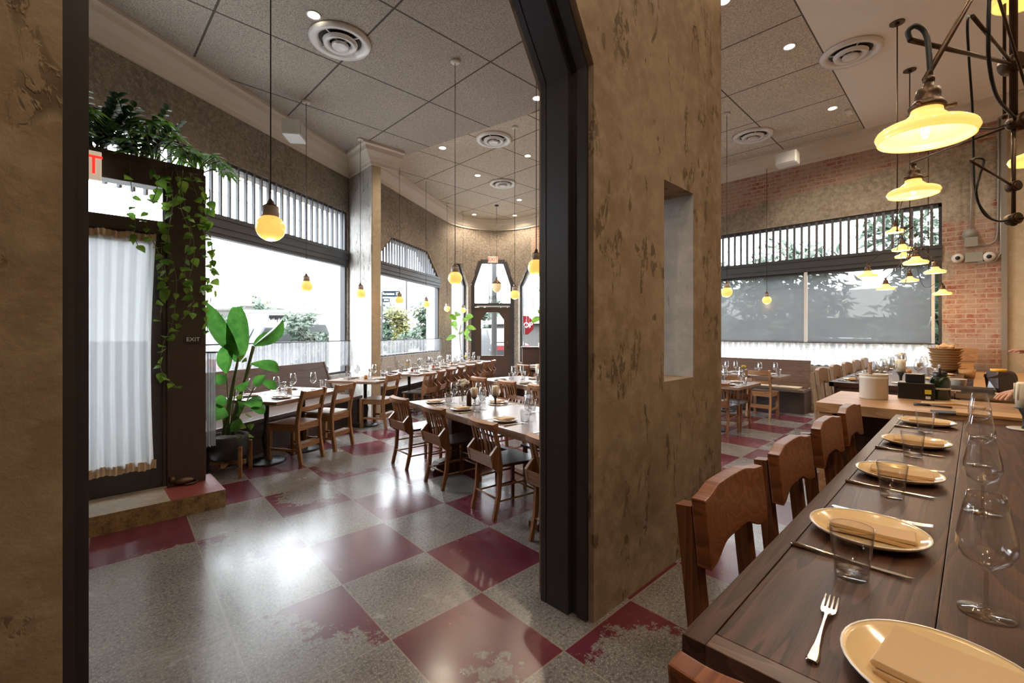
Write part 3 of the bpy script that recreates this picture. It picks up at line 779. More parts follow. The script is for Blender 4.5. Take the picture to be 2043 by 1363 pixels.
# small resting animal figure on the step
cat=MB(); cat.ball((0,0,.035),.045,14,8,sz=.75,sx=1.7); cat.ball((-.085,.0,.06),.028,12,8); cat.cyl((-.1,-.012,.08),(-.1,-.016,.105),.01,.001,6); cat.cyl((-.1,.012,.08),(-.1,.016,.105),.01,.001,6)
cat.tube([(.07,0,.03),(.10,-.02,.015),(.06,-.055,.012),(0,-.06,.012)],.009)
c_=cat.build('cat_figurine',M['bronze']); q=PX(366,966,.148); c_.location=(q[0],q[1]-.02,.148)
tag(c_,'small dark cat figurine lying on the end of the door step','figurine')
# ================================================================ furniture kits
def m(mb,name,mt,bv=0): return mb.mesh(name,mt,bv)
def curved_bar(mb, y0,y1,z0,z1,x,thick,sag,n=8):
    """bar across y with its middle pushed back by sag"""
    for i in range(n):
        a,b=i/n,(i+1)/n; ya,yb=y0+(y1-y0)*a,y0+(y1-y0)*b
        xa=x-sag*4*a*(1-a); xb=x-sag*4*b*(1-b)
        mb.hexa([(xa-thick/2,ya,z0),(xa+thick/2,ya,z0),(xb+thick/2,yb,z0),(xb-thick/2,yb,z0),(xa-thick/2,ya,z1),(xa+thick/2,ya,z1),(xb+thick/2,yb,z1),(xb-thick/2,yb,z1)])
def kit_ladder():
    w=.205; k=[]
    s=MB(); s.prism([(-.20,-.19),(.21,-w),(.21,w),(-.20,.19)],.43,.455); k.append(('seat',m(s,'ladder_seat',M['oak'],.006),[]))
    for sg in (-1,1):
        l=MB(); l.bar((.185,sg*.185,0),(.185,sg*.185,.43),.042,.042); k.append(('front_leg',m(l,'ladder_front_leg',M['oak'],.003),[]))
        l=MB(); P=[(-.245,0),(-.20,.25),(-.19,.45),(-.225,.66),(-.275,.84)]
        for (xa,za),(xb,zb) in zip(P[:-1],P[1:]): l.bar((xa,sg*.185,za),(xb,sg*.185,zb),.032,.042)
        k.append(('back_post',m(l,'ladder_back_post',M['oak'],0),[]))
    r=MB(); curved_bar(r,-.175,.175,.755,.825,-.258,.022,.02); k.append(('top_rail',m(r,'ladder_top_rail',M['oak_x'],0),[]))
    r=MB(); curved_bar(r,-.175,.175,.60,.645,-.218,.018,.02); k.append(('back_rail',m(r,'ladder_back_rail',M['oak_x'],0),[]))
    r=MB(); r.box(-.19,.17,-.195,-.175,.375,.43); r.box(-.19,.17,.175,.195,.375,.43); r.box(.175,.195,-.17,.17,.375,.43); r.box(-.20,-.18,-.17,.17,.375,.43)
    k.append(('seat_rail',m(r,'ladder_seat_rail',M['oak_x'],0),[]))
    r=MB(); r.box(-.2,.18,-.192,-.176,.14,.17); r.box(-.2,.18,.176,.192,.14,.17); r.box(-.215,-.12,-.17,.17,.17,.225)
    k.append(('stretcher',m(r,'ladder_stretcher',M['oak_x'],0),[]))
    return k
def kit_chapel():
    k=[]
    s=MB(); s.prism([(-.19,-.165),(.22,-.20),(.225,.20),(-.19,.165)],.435,.46); k.append(('seat',m(s,'chapel_seat',M['seat_dark'],.008),[]))
    for sg in (-1,1):
        l=MB(); l.bar((.19,sg*.17,0),(.185,sg*.17,.435),.026,.026,w2=.036,h2=.036); k.append(('front_leg',m(l,'chapel_front_leg',M['chapel'],.003),[]))
        l=MB(); P=[(-.24,0,.03),(-.195,.2,.034),(-.18,.45,.036),(-.20,.62,.032),(-.245,.80,.028)]
        for (xa,za,ta),(xb,zb,tb) in zip(P[:-1],P[1:]): l.bar((xa,sg*.165,za),(xb,sg*.165,zb),.026,ta,w2=.026,h2=tb)
        k.append(('back_post',m(l,'chapel_back_post',M['chapel'],0),[]))
    r=MB(); n=10
    for i in range(n):
        a,b=i/n,(i+1)/n; f=lambda q:(-.235-.035*4*q*(1-q), -.195+.39*q)
        (xa,ya),(xb,yb)=f(a),f(b)
        r.hexa([(xa-.028,ya,.775),(xa+.018,ya,.775),(xb+.018,yb,.775),(xb-.028,yb,.775),(xa-.035,ya,.82),(xa+.015,ya,.835),(xb+.015,yb,.835),(xb-.035,yb,.82)])
    k.append(('top_rail',m(r,'chapel_top_rail',M['chapel_x'],0),[]))
    for y,w_ in ((-.115,.015),(-.062,.015),(0,.044),(.062,.015),(.115,.015)):
        l=MB(); l.bar((-.185,y,.46),(-.21,y,.62),w_,.012); l.bar((-.21,y,.62),(-.255,y,.79),w_,.012)
        k.append(('back_slat',m(l,'chapel_slat',M['chapel'],0),[]))
    b=MB(); b.hexa([(-.262,-.165,.455),(-.252,-.165,.455),(-.252,.165,.455),(-.262,.165,.455),(-.282,-.165,.555),(-.272,-.165,.555),(-.272,.165,.555),(-.282,.165,.555)]); b.box(-.26,-.18,-.165,.165,.448,.458)
    k.append(('book_box',m(b,'chapel_book_box',M['chapel_x'],0),[]))
    for sg in (-1,1):
        e_=MB(); y0,y1=sg*.160,sg*.184
        if y0>y1: y0,y1=y1,y0
        q=[(-.185,.395),(-.215,.41),(-.266,.455),(-.286,.56),(-.212,.64),(-.192,.58)]
        vs=[(x,y0,z) for x,z in q]+[(x,y1,z) for x,z in q]; nq=len(q)
        e_.add(vs,[tuple(range(nq)),tuple(reversed(range(nq,2*nq)))]+[(i,(i+1)%nq,nq+(i+1)%nq,nq+i) for i in range(nq)])
        k.append(('box_side',m(e_,'chapel_box_side',M['chapel'],0),[]))
    for (a,b_) in (((.185,-.17,.17),(.185,.17,.17)),((.185,-.17,.25),(.185,.17,.25)),((-.205,-.165,.17),(-.205,.165,.17))):
        r=MB(); r.cyl(a,b_,.009,n=8); k.append(('stretcher',m(r,'chapel_stretcher',M['chapel_x'],0),[]))
    for sg in (-1,1):
        for z in (.15,.28):
            r=MB(); r.cyl((-.205,sg*.165,z),(.187,sg*.17,z),.009,n=8); k.append(('stretcher',m(r,'chapel_side_stretcher',M['chapel_x'],0),[]))
    return k
def kit_stool(pale=False):
    bx,edge,leg=(M['stool_pale'],M['stool_pale'],M['stool_pale']) if pale else (M['stool_x'],M['stool_edge'],M['stool'])
    k=[]
    s=MB(); s.box(-.19,.20,-.20,.20,.60,.645); k.append(('seat',m(s,'stool_seat',edge,.01),[]))
    for sg in (-1,1):
        l=MB(); l.box(.15,.19,sg*.18-.022,sg*.18+.022,0,.60); k.append(('front_leg',m(l,'stool_front_leg',leg,.003),[]))
        l=MB(); l.bar((-.205,sg*.176,0),(-.22,sg*.176,.64),.045,.05); l.bar((-.22,sg*.176,.64),(-.264,sg*.176,1.06),.045,.04); k.append(('back_post',m(l,'stool_back_post',leg,0),[]))
    # wide shaped back board: arched below, crowned above, hollow towards the sitter
    b=MB(); n=28; fr=[];bk=[]
    for i in range(n+1):
        a=i/n; y=-.212+.424*a; q=4*a*(1-a)
        e_=min(a,1-a); sm=lambda q0,q1: (lambda u:u*u*(3-2*u))(min(1,max(0,(e_-q0)/(q1-q0))))
        x=-.186-.014*q; zb=.925+.030*sm(.10,.34); zt=1.090+.014*sm(.07,.30)
        fr.append(((x,y,zb),(x-.016,y,zt))); bk.append(((x-.036,y,zb),(x-.052,y,zt)))
    vs=[]; 
    for i in range(n+1): vs+= [fr[i][0],fr[i][1],bk[i][1],bk[i][0]]
    fs=[]
    for i in range(n):
        o=i*4; p_=o+4
        fs+=[(o,o+1,p_+1,p_),(o+1,o+2,p_+2,p_+1),(o+2,o+3,p_+3,p_+2),(o+3,o,p_,p_+3)]
    fs+=[(0,3,2,1),(n*4,n*4+1,n*4+2,n*4+3)]
    b.add(vs,fs); k.append(('backrest',m(b,'stool_backrest',bx,.004),[]))
    r=MB(); r.box(.155,.185,-.16,.16,.20,.24); k.append(('foot_rail',m(r,'stool_foot_rail',leg,.003),[]))
    r=MB(); r.box(-.18,.17,-.185,-.165,.55,.60); r.box(-.18,.17,.165,.185,.55,.60); r.box(-.19,.16,-.19,-.172,.28,.31); r.box(-.19,.16,.172,.19,.28,.31); k.append(('side_rail',m(r,'stool_side_rail',leg,0),[]))
    return k
K_lad,K_chp,K_stl,K_stp=kit_ladder(),kit_chapel(),kit_stool(),kit_stool(True)
# tableware kits
def k1(mb,name,mt,bv=0): return [(name,mb.mesh(name,mt,bv),[])]
def plate_mb(r,h,n=40):
    p=MB(); p.lathe([(.0001,.004),(r*.62,.004),(r*.70,.008),(r*.93,h-.004),(r*.985,h),(r,h-.002),(r*.97,h-.008),(r*.72,.001),(r*.6,-.0),(.0001,0)],n=n); return p
pl=plate_mb(.1375,.026); rim=MB(); rim.lathe([(.1345,.0262),(.1375,.0268),(.1385,.0245),(.137,.0225)],n=40)
K_plate=[('dish',pl.mesh('dish',M['plate']),[('rim',rim.mesh('plate_rim',M['plate_rim']))])]
K_plate_f=k1(plate_mb(.115,.02,20),'side_plate',M['plate_far'])
K_plate_w=k1(plate_mb(.12,.022,20),'warm_plate',M['plate'])
def napkin_mb(l,w,h,layers,folds=True):
    nb=MB(); 
    for j in range(layers):
        z0=h*j/layers; z1=h*(j+1)/layers-.0006; o=.004*j
        n=8; 
        top=[];bot=[]
        for i in range(n+1):
            a=i/n; x=-l/2+l*a; bump=.002*sin(a*5+j)
            top.append((x+o,z1+bump)); bot.append((x+o,z0+bump))
        prof=bot+[(l/2+o+.004,(z0+z1)/2)]+top[::-1]+[(-l/2+o-.004,(z0+z1)/2)]
        vs=[(x,-w/2+.002*j,z) for x,z in prof]+[(x,w/2-.002*j,z) for x,z in prof]; q=len(prof)
        nb.add(vs,[tuple(range(q)),tuple(reversed(range(q,2*q)))]+[(i,(i+1)%q,q+(i+1)%q,q+i) for i in range(q)],False)
    return nb
K_nap=k1(napkin_mb(.185,.085,.022,2),'napkin',M['cloth'],.004); K_nap_f=k1(napkin_mb(.14,.07,.014,1),'napkin',M['cloth'])
K_napw=k1(napkin_mb(.22,.15,.026,2),'napkin',M['cloth'],.005)
M['grey_cloth']=simple('pale_napkin',(.46,.42,.39),.9); K_nap_g=k1(napkin_mb(.14,.07,.014,1),'napkin',M['grey_cloth'])
def tumbler(n):
    a=MB(); a.lathe([(.033,.004),(.0445,.118),(.0448,.120),(.0435,.120),(.0432,.117),(.0315,.018),(.0001,.016)],n=n)
    b=MB(); b.lathe([(.0001,0),(.030,0),(.033,.003),(.0335,.010),(.0315,.017),(.0001,.015)],n=n)
    r=MB(); r.lathe([(.0432,.1185),(.0446,.1205),(.0448,.1185)],n=n)
    return [('bowl',a.mesh('tumbler_bowl',M['glass']),[]),('base',b.mesh('tumbler_base',M['glass_thick']),[]),('rim',r.mesh('tumbler_rim',M['glass_thick']),[])]
def wineglass(n,sc=1):
    a=MB(); a.lathe([(.0035*sc,.085*sc),(.012*sc,.094*sc),(.036*sc,.112*sc),(.047*sc,.135*sc),(.046*sc,.16*sc),(.036*sc,.215*sc),(.030*sc,.245*sc),(.0292*sc,.245*sc),(.035*sc,.214*sc),(.0452*sc,.16*sc),(.0462*sc,.136*sc),(.035*sc,.1135*sc),(.010*sc,.097*sc),(.0001,.095*sc)],n=n)
    s=MB(); s.lathe([(.044*sc,.0005),(.044*sc,.002),(.02*sc,.0045),(.006*sc,.009),(.0036*sc,.02),(.0034*sc,.088*sc)],n=n); s.lathe([(.0001,.0003),(.044*sc,.0005)],n=n)
    r=MB(); r.lathe([(.0292*sc,.2448*sc),(.0298*sc,.2458*sc),(.0302*sc,.2445*sc)],n=n)
    return [('bowl',a.mesh('wine_bowl',M['glass']),[]),('stem',s.mesh('wine_stem',M['glass_thick']),[]),('rim',r.mesh('wine_rim',M['glass_thick']),[])]
K_tum,K_wine=tumbler(32),wineglass(32)
def joined(k):  # one-mesh version for the far tables
    bm=bmesh.new(); 
    for pn,me,_ in k: bm.from_mesh(me)
    r=bpy.data.meshes.new(k[0][1].name+'_far'); bm.to_mesh(r); bm.free(); r.materials.append(M['glass_far']); 
    for f in r.polygons: f.material_index=0; f.use_smooth=True
    return r
M['glass_far']=glassmat('clear_table_glass',(.95,.955,.96),.9,2.2,.09,.13)
K_tum_f=[('tumbler',joined(tumbler(16)),[])]; K_wine_f=[('wine_glass',joined(wineglass(16,.92)),[])]
def fork():
    b=MB(); pts=[(-.118,.0085),(-.112,.0105),(-.09,.0095),(-.06,.0058),(-.02,.0036),(.02,.0032),(.045,.004),(.058,.009)]
    zs=[.0030,.0030,.0028,.003,.006,.008,.008,.0062]
    vs=[];
    for (x,w),z in zip(pts,zs): vs+=[(x,-w,z),(x,w,z),(x,w*.7,z+.0032),(x,-w*.7,z+.0032)]
    n=len(pts); fs=[(0,3,2,1),((n-1)*4,(n-1)*4+1,(n-1)*4+2,(n-1)*4+3)]
    for i in range(n-1):
        o=i*4
        for j in range(4): k=(j+1)%4; fs.append((o+j,o+k,o+4+k,o+4+j))
    b.add(vs,fs)
    h=MB(); h.prism([(.056,-.008),(.066,-.0125),(.080,-.0135),(.082,.0135),(.066,.0125),(.056,.008)],.005,.0068)
    for i in range(4):
        y=-.0116+.00773*i; h.bar((.078,y,.0055),(.108,y*.98,.008),.0040,.0018,w2=.0034,h2=.0016); h.bar((.108,y*.98,.008),(.128,y*.96,.0115),.0034,.0016,w2=.002,h2=.0014)
    return [('handle',b.mesh('fork_handle',M['cutlery'],.0006),[]),('tines',h.mesh('fork_tines',M['cutlery']),[])]
def knife():
    h=MB(); h.tube([(-.128,0,.0045),(-.12,0,.005),(-.06,0,.0045),(.005,0,.004)],[.004,.0068,.0048,.0034],8)
    b=MB(); b.prism([(0,-.004),(.06,-.0075),(.112,-.007),(.128,.004),(.1,.006),(0,.004)],.0028,.0046)
    return [('handle',h.mesh('knife_handle',M['cutlery']),[]),('blade',b.mesh('knife_blade',M['cutlery']),[])]
K_fork,K_knife=fork(),knife()
def simpl(k,name):
    bm=bmesh.new(); [bm.from_mesh(me) for _,me,_ in k]; r=bpy.data.meshes.new(name); bm.to_mesh(r); bm.free(); r.materials.append(M['cutlery']); return [(name,r,[])]
K_fork_f,K_knife_f=simpl(K_fork,'fork'),simpl(K_knife,'knife')
def votive(mt,name='votive_holder',r=.032,h=.06): b=MB(); b.lathe([(.0001,.001),(r*.85,0),(r,h),(r*.9,h),(r*.78,.012),(.0001,.012)],n=18); return k1(b,name,mt)
K_vot=votive(M['amber']); K_votr=votive(M['votive_red'],h=.05,r=.028)
def vase_flowers(col,leafy=True,dark=False):
    v=MB(); v.lathe([(.0001,.002),(.022,0),(.026,.03),(.014,.062),(.015,.075),(.013,.075),(.012,.06),(.0001,.006)],n=16)
    st=MB(); hd=MB()
    rr=random.Random(hash(col.name)%97)
    for i in range(5):
        a=rr.uniform(0,6.28); x,y=.035*cos(a)*rr.uniform(.3,1),.035*sin(a)*rr.uniform(.3,1); z=rr.uniform(.11,.15)
        st.tube([(0,0,.01),(x*.3,y*.3,.07),(x,y,z)],.0014,5)
        for j in range(5):
            b_=j*1.26+i; hd.ball((x+.009*cos(b_),y+.009*sin(b_),z+.004),.0085,8,6)
    return [('vase',v.mesh('bud_vase',M['glass_thick']),[]),('stems',st.mesh('flower_stems',M['stem']),[]),('flowers',hd.mesh('flower_heads',col),[])]
K_fy,K_fw,K_fr=vase_flowers(M['flower_y']),vase_flowers(M['flower_w']),vase_flowers(M['wine_red'])
# candle stand: pillar candle with drips on a low iron tripod holder over a saucer of wax
def candle(h=.12,r=.036,stand=.10,white=True):
    c=MB(); c.lathe([(.0001,0),(r,0),(r*1.02,h*.5),(r*.97,h*.93),(r*.8,h),(r*.5,h*.975),(.0001,h*.97)],n=22)
    rr=random.Random(3)
    for i in range(7):
        a=rr.uniform(0,6.28); l=rr.uniform(.3,.9)*h; c.tube([(r*cos(a),r*sin(a),h*.95),(r*1.06*cos(a),r*1.06*sin(a),h*.95-l)],[.006,.0035],6)
    w=MB(); w.cyl((0,0,h*.96),(.002,.001,h+.012),.0015,n=6)
    s=MB(); s.lathe([(.0001,0),(.075,0),(.08,.006),(.074,.009),(.0001,.006)],n=24)
    st=MB(); st.lathe([(.0001,0),(.018,0),(.012,.02),(.014,stand*.6),(.03,stand*.93),(r*1.25,stand*.97),(r*1.25,stand),(.0001,stand)],n=18)
    return s,st,c,w
def candle_kit(h,r,stand,standmat):
    s,st,c,w=candle(h,r,stand)
    cm=c.mesh('pillar',M['candle']); cm.transform(Matrix.Translation((0,0,stand+.007)))
    wm=w.mesh('wick',M['black']); wm.transform(Matrix.Translation((0,0,stand+.007)))
    sm=st.mesh('stand',standmat); sm.transform(Matrix.Translation((0,0,.006)))
    return [('saucer',s.mesh('saucer',M['stone']),[]),('stand',sm,[]),('pillar',cm,[('wick',wm)])]
K_cand=candle_kit(.12,.036,.10,M['black']); K_candb=candle_kit(.13,.040,.115,M['pot'])
# ================================================================ table settings
ORD=['first','second','third','fourth','fifth','sixth','seventh','eighth']
def setting(x,y,z,rot,table,seat,far=True,plate=None,nap=None,glassdx=(0,0),grp=None,wine=True,tum=True,cut=True):
    """rot: direction from the guest to the middle of the table. Pieces laid on the table top at height z."""
    fx=Vector((cos(rot),sin(rot))); rt=Vector((sin(rot),-cos(rot)))   # forward, guest's right
    def at(f,r,dz=0): q=Vector((x,y))+fx*f+rt*r; return (q.x,q.y,z+dz)
    Kp,Kn,Kt,Kw,Kf,Kk=(plate or K_plate_f,nap or K_nap_g,K_tum_f,K_wine_f,K_fork_f,K_knife_f) if far else (K_plate,K_nap,K_tum,K_wine,K_fork,K_knife)
    hh=.020 if far else .026
    place('plate',Kp,at(0,0,.0005),rot,f'plate {seat}, {table}','plate','plates on '+table)
    place('napkin',Kn,at(.005,0,.014 if far else .0075),rot+.1,f'folded napkin {seat}, {table}','napkin','napkins on '+table)
    if cut:
        place('knife',Kk,at(-.01,.165 if far else .215,.0003),rot,f'table knife {seat}, {table}','knife','knives on '+table)
        place('fork',Kf,at(.0,-.16 if far else -.185,.0003),rot,f'table fork {seat}, {table}','fork','forks on '+table)
    if tum: place('tumbler',Kt,at(.06+glassdx[0],.20,.0003) if far else at(.01,.30,.0003),0,f'water tumbler {seat}, {table}','glass','tumblers on '+table)
    if wine: place('wine_glass',Kw,at(.17,.12,.0003) if far else at(.23,.27,.0003),0,f'wine glass {seat}, {table}','wine glass','wine glasses on '+table)
# ---------------------------------------------------------------- counter table with the stools (right foreground)
ZT=.92
T=empty('counter_table',(2.47,-.1,0),0)
xA,xB,yA,yB=.84,4.19,-.60,.395
def TB(x0,x1,y0,y1,z0,z1,name,mt,bv=.002):
    mb=MB().box(x0-2.47,x1-2.47,y0+.1,y1+.1,z0,z1); return mb.build(name,mt,T,bv)
TB(xA,xB,.350,.395,.846,ZT,'border_board',M['t1_edge']); TB(xA,xB,yA,-.555,.846,ZT,'border_board',M['t1_edge'])
TB(xA,xA+.045,-.555,.350,.846,ZT,'end_board',M['t1_end'])
for a,b in ((-.5535,-.2495),(-.248,.0545),(.056,.3485)): TB(xA+.0465,xB,a,b,.876,ZT-.0006,'top_plank',M['t1_top'])
TB(xA+.05,xB-.03,.31,.349,.80,.875,'apron',M['t_apron']); TB(xA+.046,xA+.08,-.55,.31,.80,.875,'apron',M['t_apron']); TB(xA+.05,xB-.03,-.554,-.52,.80,.875,'apron',M['t_apron'])
for x in (xA+.08,xB-.14):
    for y in (-.55,.275): TB(x,x+.07,y,y+.07,0,.80,'leg',M['t1_edge'])
tag(T,'long dark stained oak counter table laid for dinner','table')
tb='on the dark counter table'
seats=['at the fourth place from the pizza counter','at the third place from the pizza counter','at the second place from the pizza counter','at the place beside the pizza counter']
for i,x in enumerate((1.62,2.36,3.10,3.84)):
    setting(x,.215,ZT,-pi/2,tb,seats[i],far=False)
# end place: guest sits at the free end and looks down the table
x,y=1.015,.035
place('plate',K_plate,(x,y,ZT+.0005),0,'cream plate with a large folded napkin at the free end of the counter table','plate','plates '+tb)
place('napkin',K_napw,(x+.005,y-.035,ZT+.0075),pi/2-.12,'large folded linen napkin on the plate at the counter table\'s free end','napkin','napkins '+tb)
place('fork',K_fork,(1.045,.208,ZT+.0003),.06,'fork standing alone beside the plate at the counter table\'s free end','fork','forks '+tb)
# stools
for i,(x,l) in enumerate(zip((1.31,1.895,2.47,3.0),('oak counter stool closest to the free end of the counter table','second oak counter stool from the free end of the counter table','third oak counter stool from the free end of the counter table','oak counter stool beside the pizza counter'))):
    place('counter_stool',K_stl,(x,.255+.0,0),-pi/2,l,'stool','oak stools along the counter table')
place('counter_stool',K_stl,(.765,.055,0),0,'oak counter stool at the free end of the counter table','stool','oak stools along the counter table')
# ---------------------------------------------------------------- butcher block counter
B=empty('pizza_counter',(4.7,-.8,0),0)
def BB(x0,x1,y0,y1,z0,z1,name,mt,bv=.003): return MB().box(x0-4.7,x1-4.7,y0+.8,y1+.8,z0,z1).build(name,mt,B,bv)
ZB=.945
for i in range(5): BB(4.235+.195*i+.001,4.235+.195*(i+1)-.001,-3.0,.89,ZB-.075,ZB,'top_plank',M['butcher'],.002)
BB(4.26,5.19,.80,.87,0,ZB-.075,'end_panel',M['bench']); BB(4.50,5.15,-3.0,.80,.1,ZB-.09,'cabinet',M['bench']); BB(4.25,4.32,.78,.87,0,ZB-.076,'corner_post',M['butcher'])
tag(B,'butcher block pizza counter crossing behind the stained oak table','counter')
# second stool table towards the window
Z2=.96
T2=empty('window_counter_table',(7.6,.62,0),0)
def T2B(x0,x1,y0,y1,z0,z1,name,mt,bv=.003): return MB().box(x0-7.6,x1-7.6,y0-.62,y1-.62,z0,z1).build(name,mt,T2,bv)
T2B(5.92,9.5,.10,1.12,Z2-.05,Z2,'tabletop',M['t1_top']); T2B(5.92,9.5,1.075,1.121,Z2-.049,Z2+.0008,'border_board',M['t1_edge'])
T2B(5.95,9.45,1.04,1.08,Z2-.13,Z2-.05,'apron',M['t1_edge']); T2B(5.95,6.0,.15,1.04,Z2-.13,Z2-.05,'apron',M['t1_end'])
for x in (6.27,9.38):
    for y in (.16,1.0): T2B(x,x+.07,y,y+.07,0,Z2-.05,'leg',M['t1_edge'])
tag(T2,'dark counter table running from the pizza counter to the brick wall window','table')
for i,x in enumerate((5.97,6.67,7.37,8.07,8.77)):
    place('counter_stool',K_stp,(x,.98,0),-pi/2,['pale counter stool next to the pizza counter corner','second pale counter stool from the pizza counter','third pale counter stool from the pizza counter','fourth pale counter stool from the pizza counter','pale counter stool closest to the brick wall window'][i],'stool','pale stools by the window')
t2='on the window counter table'
for i,x in enumerate((6.25,6.95,7.65,8.35,9.05)):
    setting(x,.93,Z2,-pi/2,t2,['place closest to the pizza counter','second place from the pizza counter','third place from the pizza counter','fourth place from the pizza counter','place under the window'][i],plate=K_plate_w,nap=K_nap_f)
for i,x in enumerate((7.0,7.8)):
    setting(x,.30,Z2,pi/2,t2,['kitchen side, towards the counter','kitchen side, middle place','kitchen side, under the window'][i],plate=K_plate_w,nap=K_nap_f)
# ================================================================ banquettes, bistro tables, communal tables
def slabtop(mb,l,w,z,t): mb.box(-l/2,l/2,-w/2,w/2,z-t,z)
def kit_bistro(l,w,peds,z=.75,name='bistro'):
    t=MB(); slabtop(t,l,w,z,.004); e=MB(); slabtop(e,l,w,z-.004,.034)
    k=[('tabletop',t.mesh(name+'_top',M['tbl_top'],0),[]),('tabletop_edge',e.mesh(name+'_edge',M['tbl_edge'],.003),[])]
    for i,x in enumerate(peds):
        c=MB(); c.lathe([(.0001,0),(.20,0),(.205,.008),(.19,.018),(.09,.030),(.035,.05),(.030,.08),(.040,.18),(.052,.27),(.040,.33),(.034,.345),(.044,.36),(.034,.375),(.028,.42),(.026,.52),(.030,.66),(.05,z-.045),(.09,z-.042),(.0001,z-.041)],c=(x,0,0),n=28)
        k.append(('pedestal',c.mesh(name+'_pedestal_%d'%i,M['black']),[]))
    return k
def put_table(name,kit,u,v,label,group): 
    x,y=UV(u,v); return place(name,kit,(x,y,0),LANG,label,'table',group)
K_b2=kit_bistro(1.19,.82,(-.30,.30),name='long_bistro'); K_b1=kit_bistro(.78,.86,(0,),name='small_bistro'); K_b3=kit_bistro(.88,.82,(0,),.745,name='bay_bistro')
put_table('bistro_table',K_b2,-2.995,1.19,'long banquette table behind the potted bird of paradise','banquette tables')
put_table('bistro_table',K_b1,-1.19,1.12,'small square table against the pale concrete pier','banquette tables')
far_names=['first banquette table past the pier','second banquette table past the pier','third banquette table past the pier','banquette table closest to the street entrance']
far_u=[.155,1.10,2.08,3.30]
for u,nm in zip(far_u,far_names): put_table('bistro_table',K_b3,u,1.19,nm+', on black pedestals','banquette tables')
aN=atan2(-LN.y,-LN.x)     # facing the wall
def chair_uv(kit,u,v,a,label,grp,cat='chair',name='dining_chair',sc=None):
    x,y=UV(u,v); return place(name,kit,(x,y,0),a,label,cat,grp,scale=sc)
chair_uv(K_lad,-3.12,1.43,aN,'pale oak ladder-back chair closest to the potted bird of paradise','oak ladder-back chairs')
o_=chair_uv(K_lad,-2.52,1.43,aN,'oak ladder-back chair with a pale seat pad, second at the long banquette table','oak ladder-back chairs')
chair_uv(K_lad,-1.19,1.36,aN,'oak ladder-back chair at the small table by the concrete pier','oak ladder-back chairs')
pd=MB(); pd.prism([(-.18,-.17),(.19,-.185),(.19,.185),(-.18,.17)],.0,.022)
x,y=UV(-2.52,1.43); o=pd.build('seat_cushion',M['white_cushion'],None,.006); o.location=(x,y,.4565); o.rotation_euler=(0,0,aN); tag(o,'pale flat cushion on the second ladder-back chair','cushion')
CS=(1,1,.935)
for i,(u,nm) in enumerate(zip((-.14,.32,.86,1.34,1.95,2.50,3.15,3.62),('at the pier end of the first table past the pier','at the far end of the first table past the pier','at the pier end of the second table past the pier','at the far end of the second table past the pier','at the pier end of the third table past the pier','at the far end of the third table past the pier','at the pier end of the table closest to the entrance','beside the entrance end of the last banquette table'))):
    chair_uv(K_chp,u,1.53,aN+(.12 if i%2 else -.08),'red-brown slat-back chapel chair '+nm,'chapel chairs along the banquette',sc=CS)
# benches (local x along the wall, y into the room)
def bench(name,x0,x1,label,org,ang,back=True,depth=.93,cush=None,slant=0,yb=.30,n0=None,h=1.0,sg=1):
    b=empty(name,(*org,0),ang); g=lambda pts:[(x,sg*y) for x,y in pts]
    s=MB(); s.prism(g([(x0-slant,depth),(x0,.12),(x1,.12),(x1,depth)]),.40,.45); s.build('seat',M['bench_seat'],b,.006)
    p=MB(); p.prism(g([(x0-slant*.9,depth-.10),(x0,.14),(x1-.05,.14),(x1-.05,depth-.06)]),0,.40); p.build('plinth',M['plinth'],b)
    e=MB(); e.prism(g([(x1-.045,.10),(x1,.10),(x1,depth-.04),(x1-.045,depth-.04)]),0,.399); e.build('end_panel',M['tbl_edge'],b)
    if back:
        r=MB(); nb=5
        for i in range(nb):
            a,c=i/nb,(i+1)/nb; f=lambda q:(.40-.22*q, .4505+(h-.4505)*q)
            (ya,za),(yc,zc)=f(a),f(c-.004)
            r.hexa([(x0,sg*(ya-.03),za),(x1-.036,sg*(ya-.03),za),(x1-.036,sg*ya,za),(x0,sg*ya,za),(x0,sg*(yc-.03),zc),(x1-.036,sg*(yc-.03),zc),(x1-.036,sg*yc,zc),(x0,sg*yc,zc)])
        r.build('backrest',M['bench'],b,.002)
        q=MB(); q.prism(g([(.12,.4505),(.40,.4505),(.20,h),(.12,h)]) if 0 else [(sg*.12,.4505),(sg*.41,.4505),(sg*.19,h),(sg*.12,h)],0,.035, M=Matrix(((0,0,1,x1-.036),(1,0,0,0),(0,1,0,0),(0,0,0,1)))); q.build('back_end',M['bench'],b)
    return tag(b,label,'bench')
bench('banquette_bench',-3.48,-.97,'walnut banquette bench with a plank back under the lace curtain',UV(0,0),LANG,slant=.50,sg=-1)
bench('banquette_bench',.22,4.35,'low dark banquette bench along the pale plaster wall past the pier',UV(0,0),LANG,back=False,sg=-1)
bench('window_bench',2.17,6.4,'walnut window bench with cream cushions below the roller blinds',(SR,0),pi/2+0,back=True,depth=.74,cush=None,h=.965)
cu_=MB(); 
for i,(a,b_) in enumerate(((2.25,2.62),(2.64,3.0),(3.02,3.45),(3.47,3.95))):
    c_=MB(); c_.box(-.16,.16,-(b_-a)/2,(b_-a)/2,0,.035); o=c_.build('bench_cushion',M['cushion'],None,.014); o.location=(SR-.55,(a+b_)/2,.4505)
    tag(o,'cream cushion on the window bench, '+['at the open end','second from the open end','third from the open end','fourth from the open end'][i],'cushion','cream cushions on the window bench')
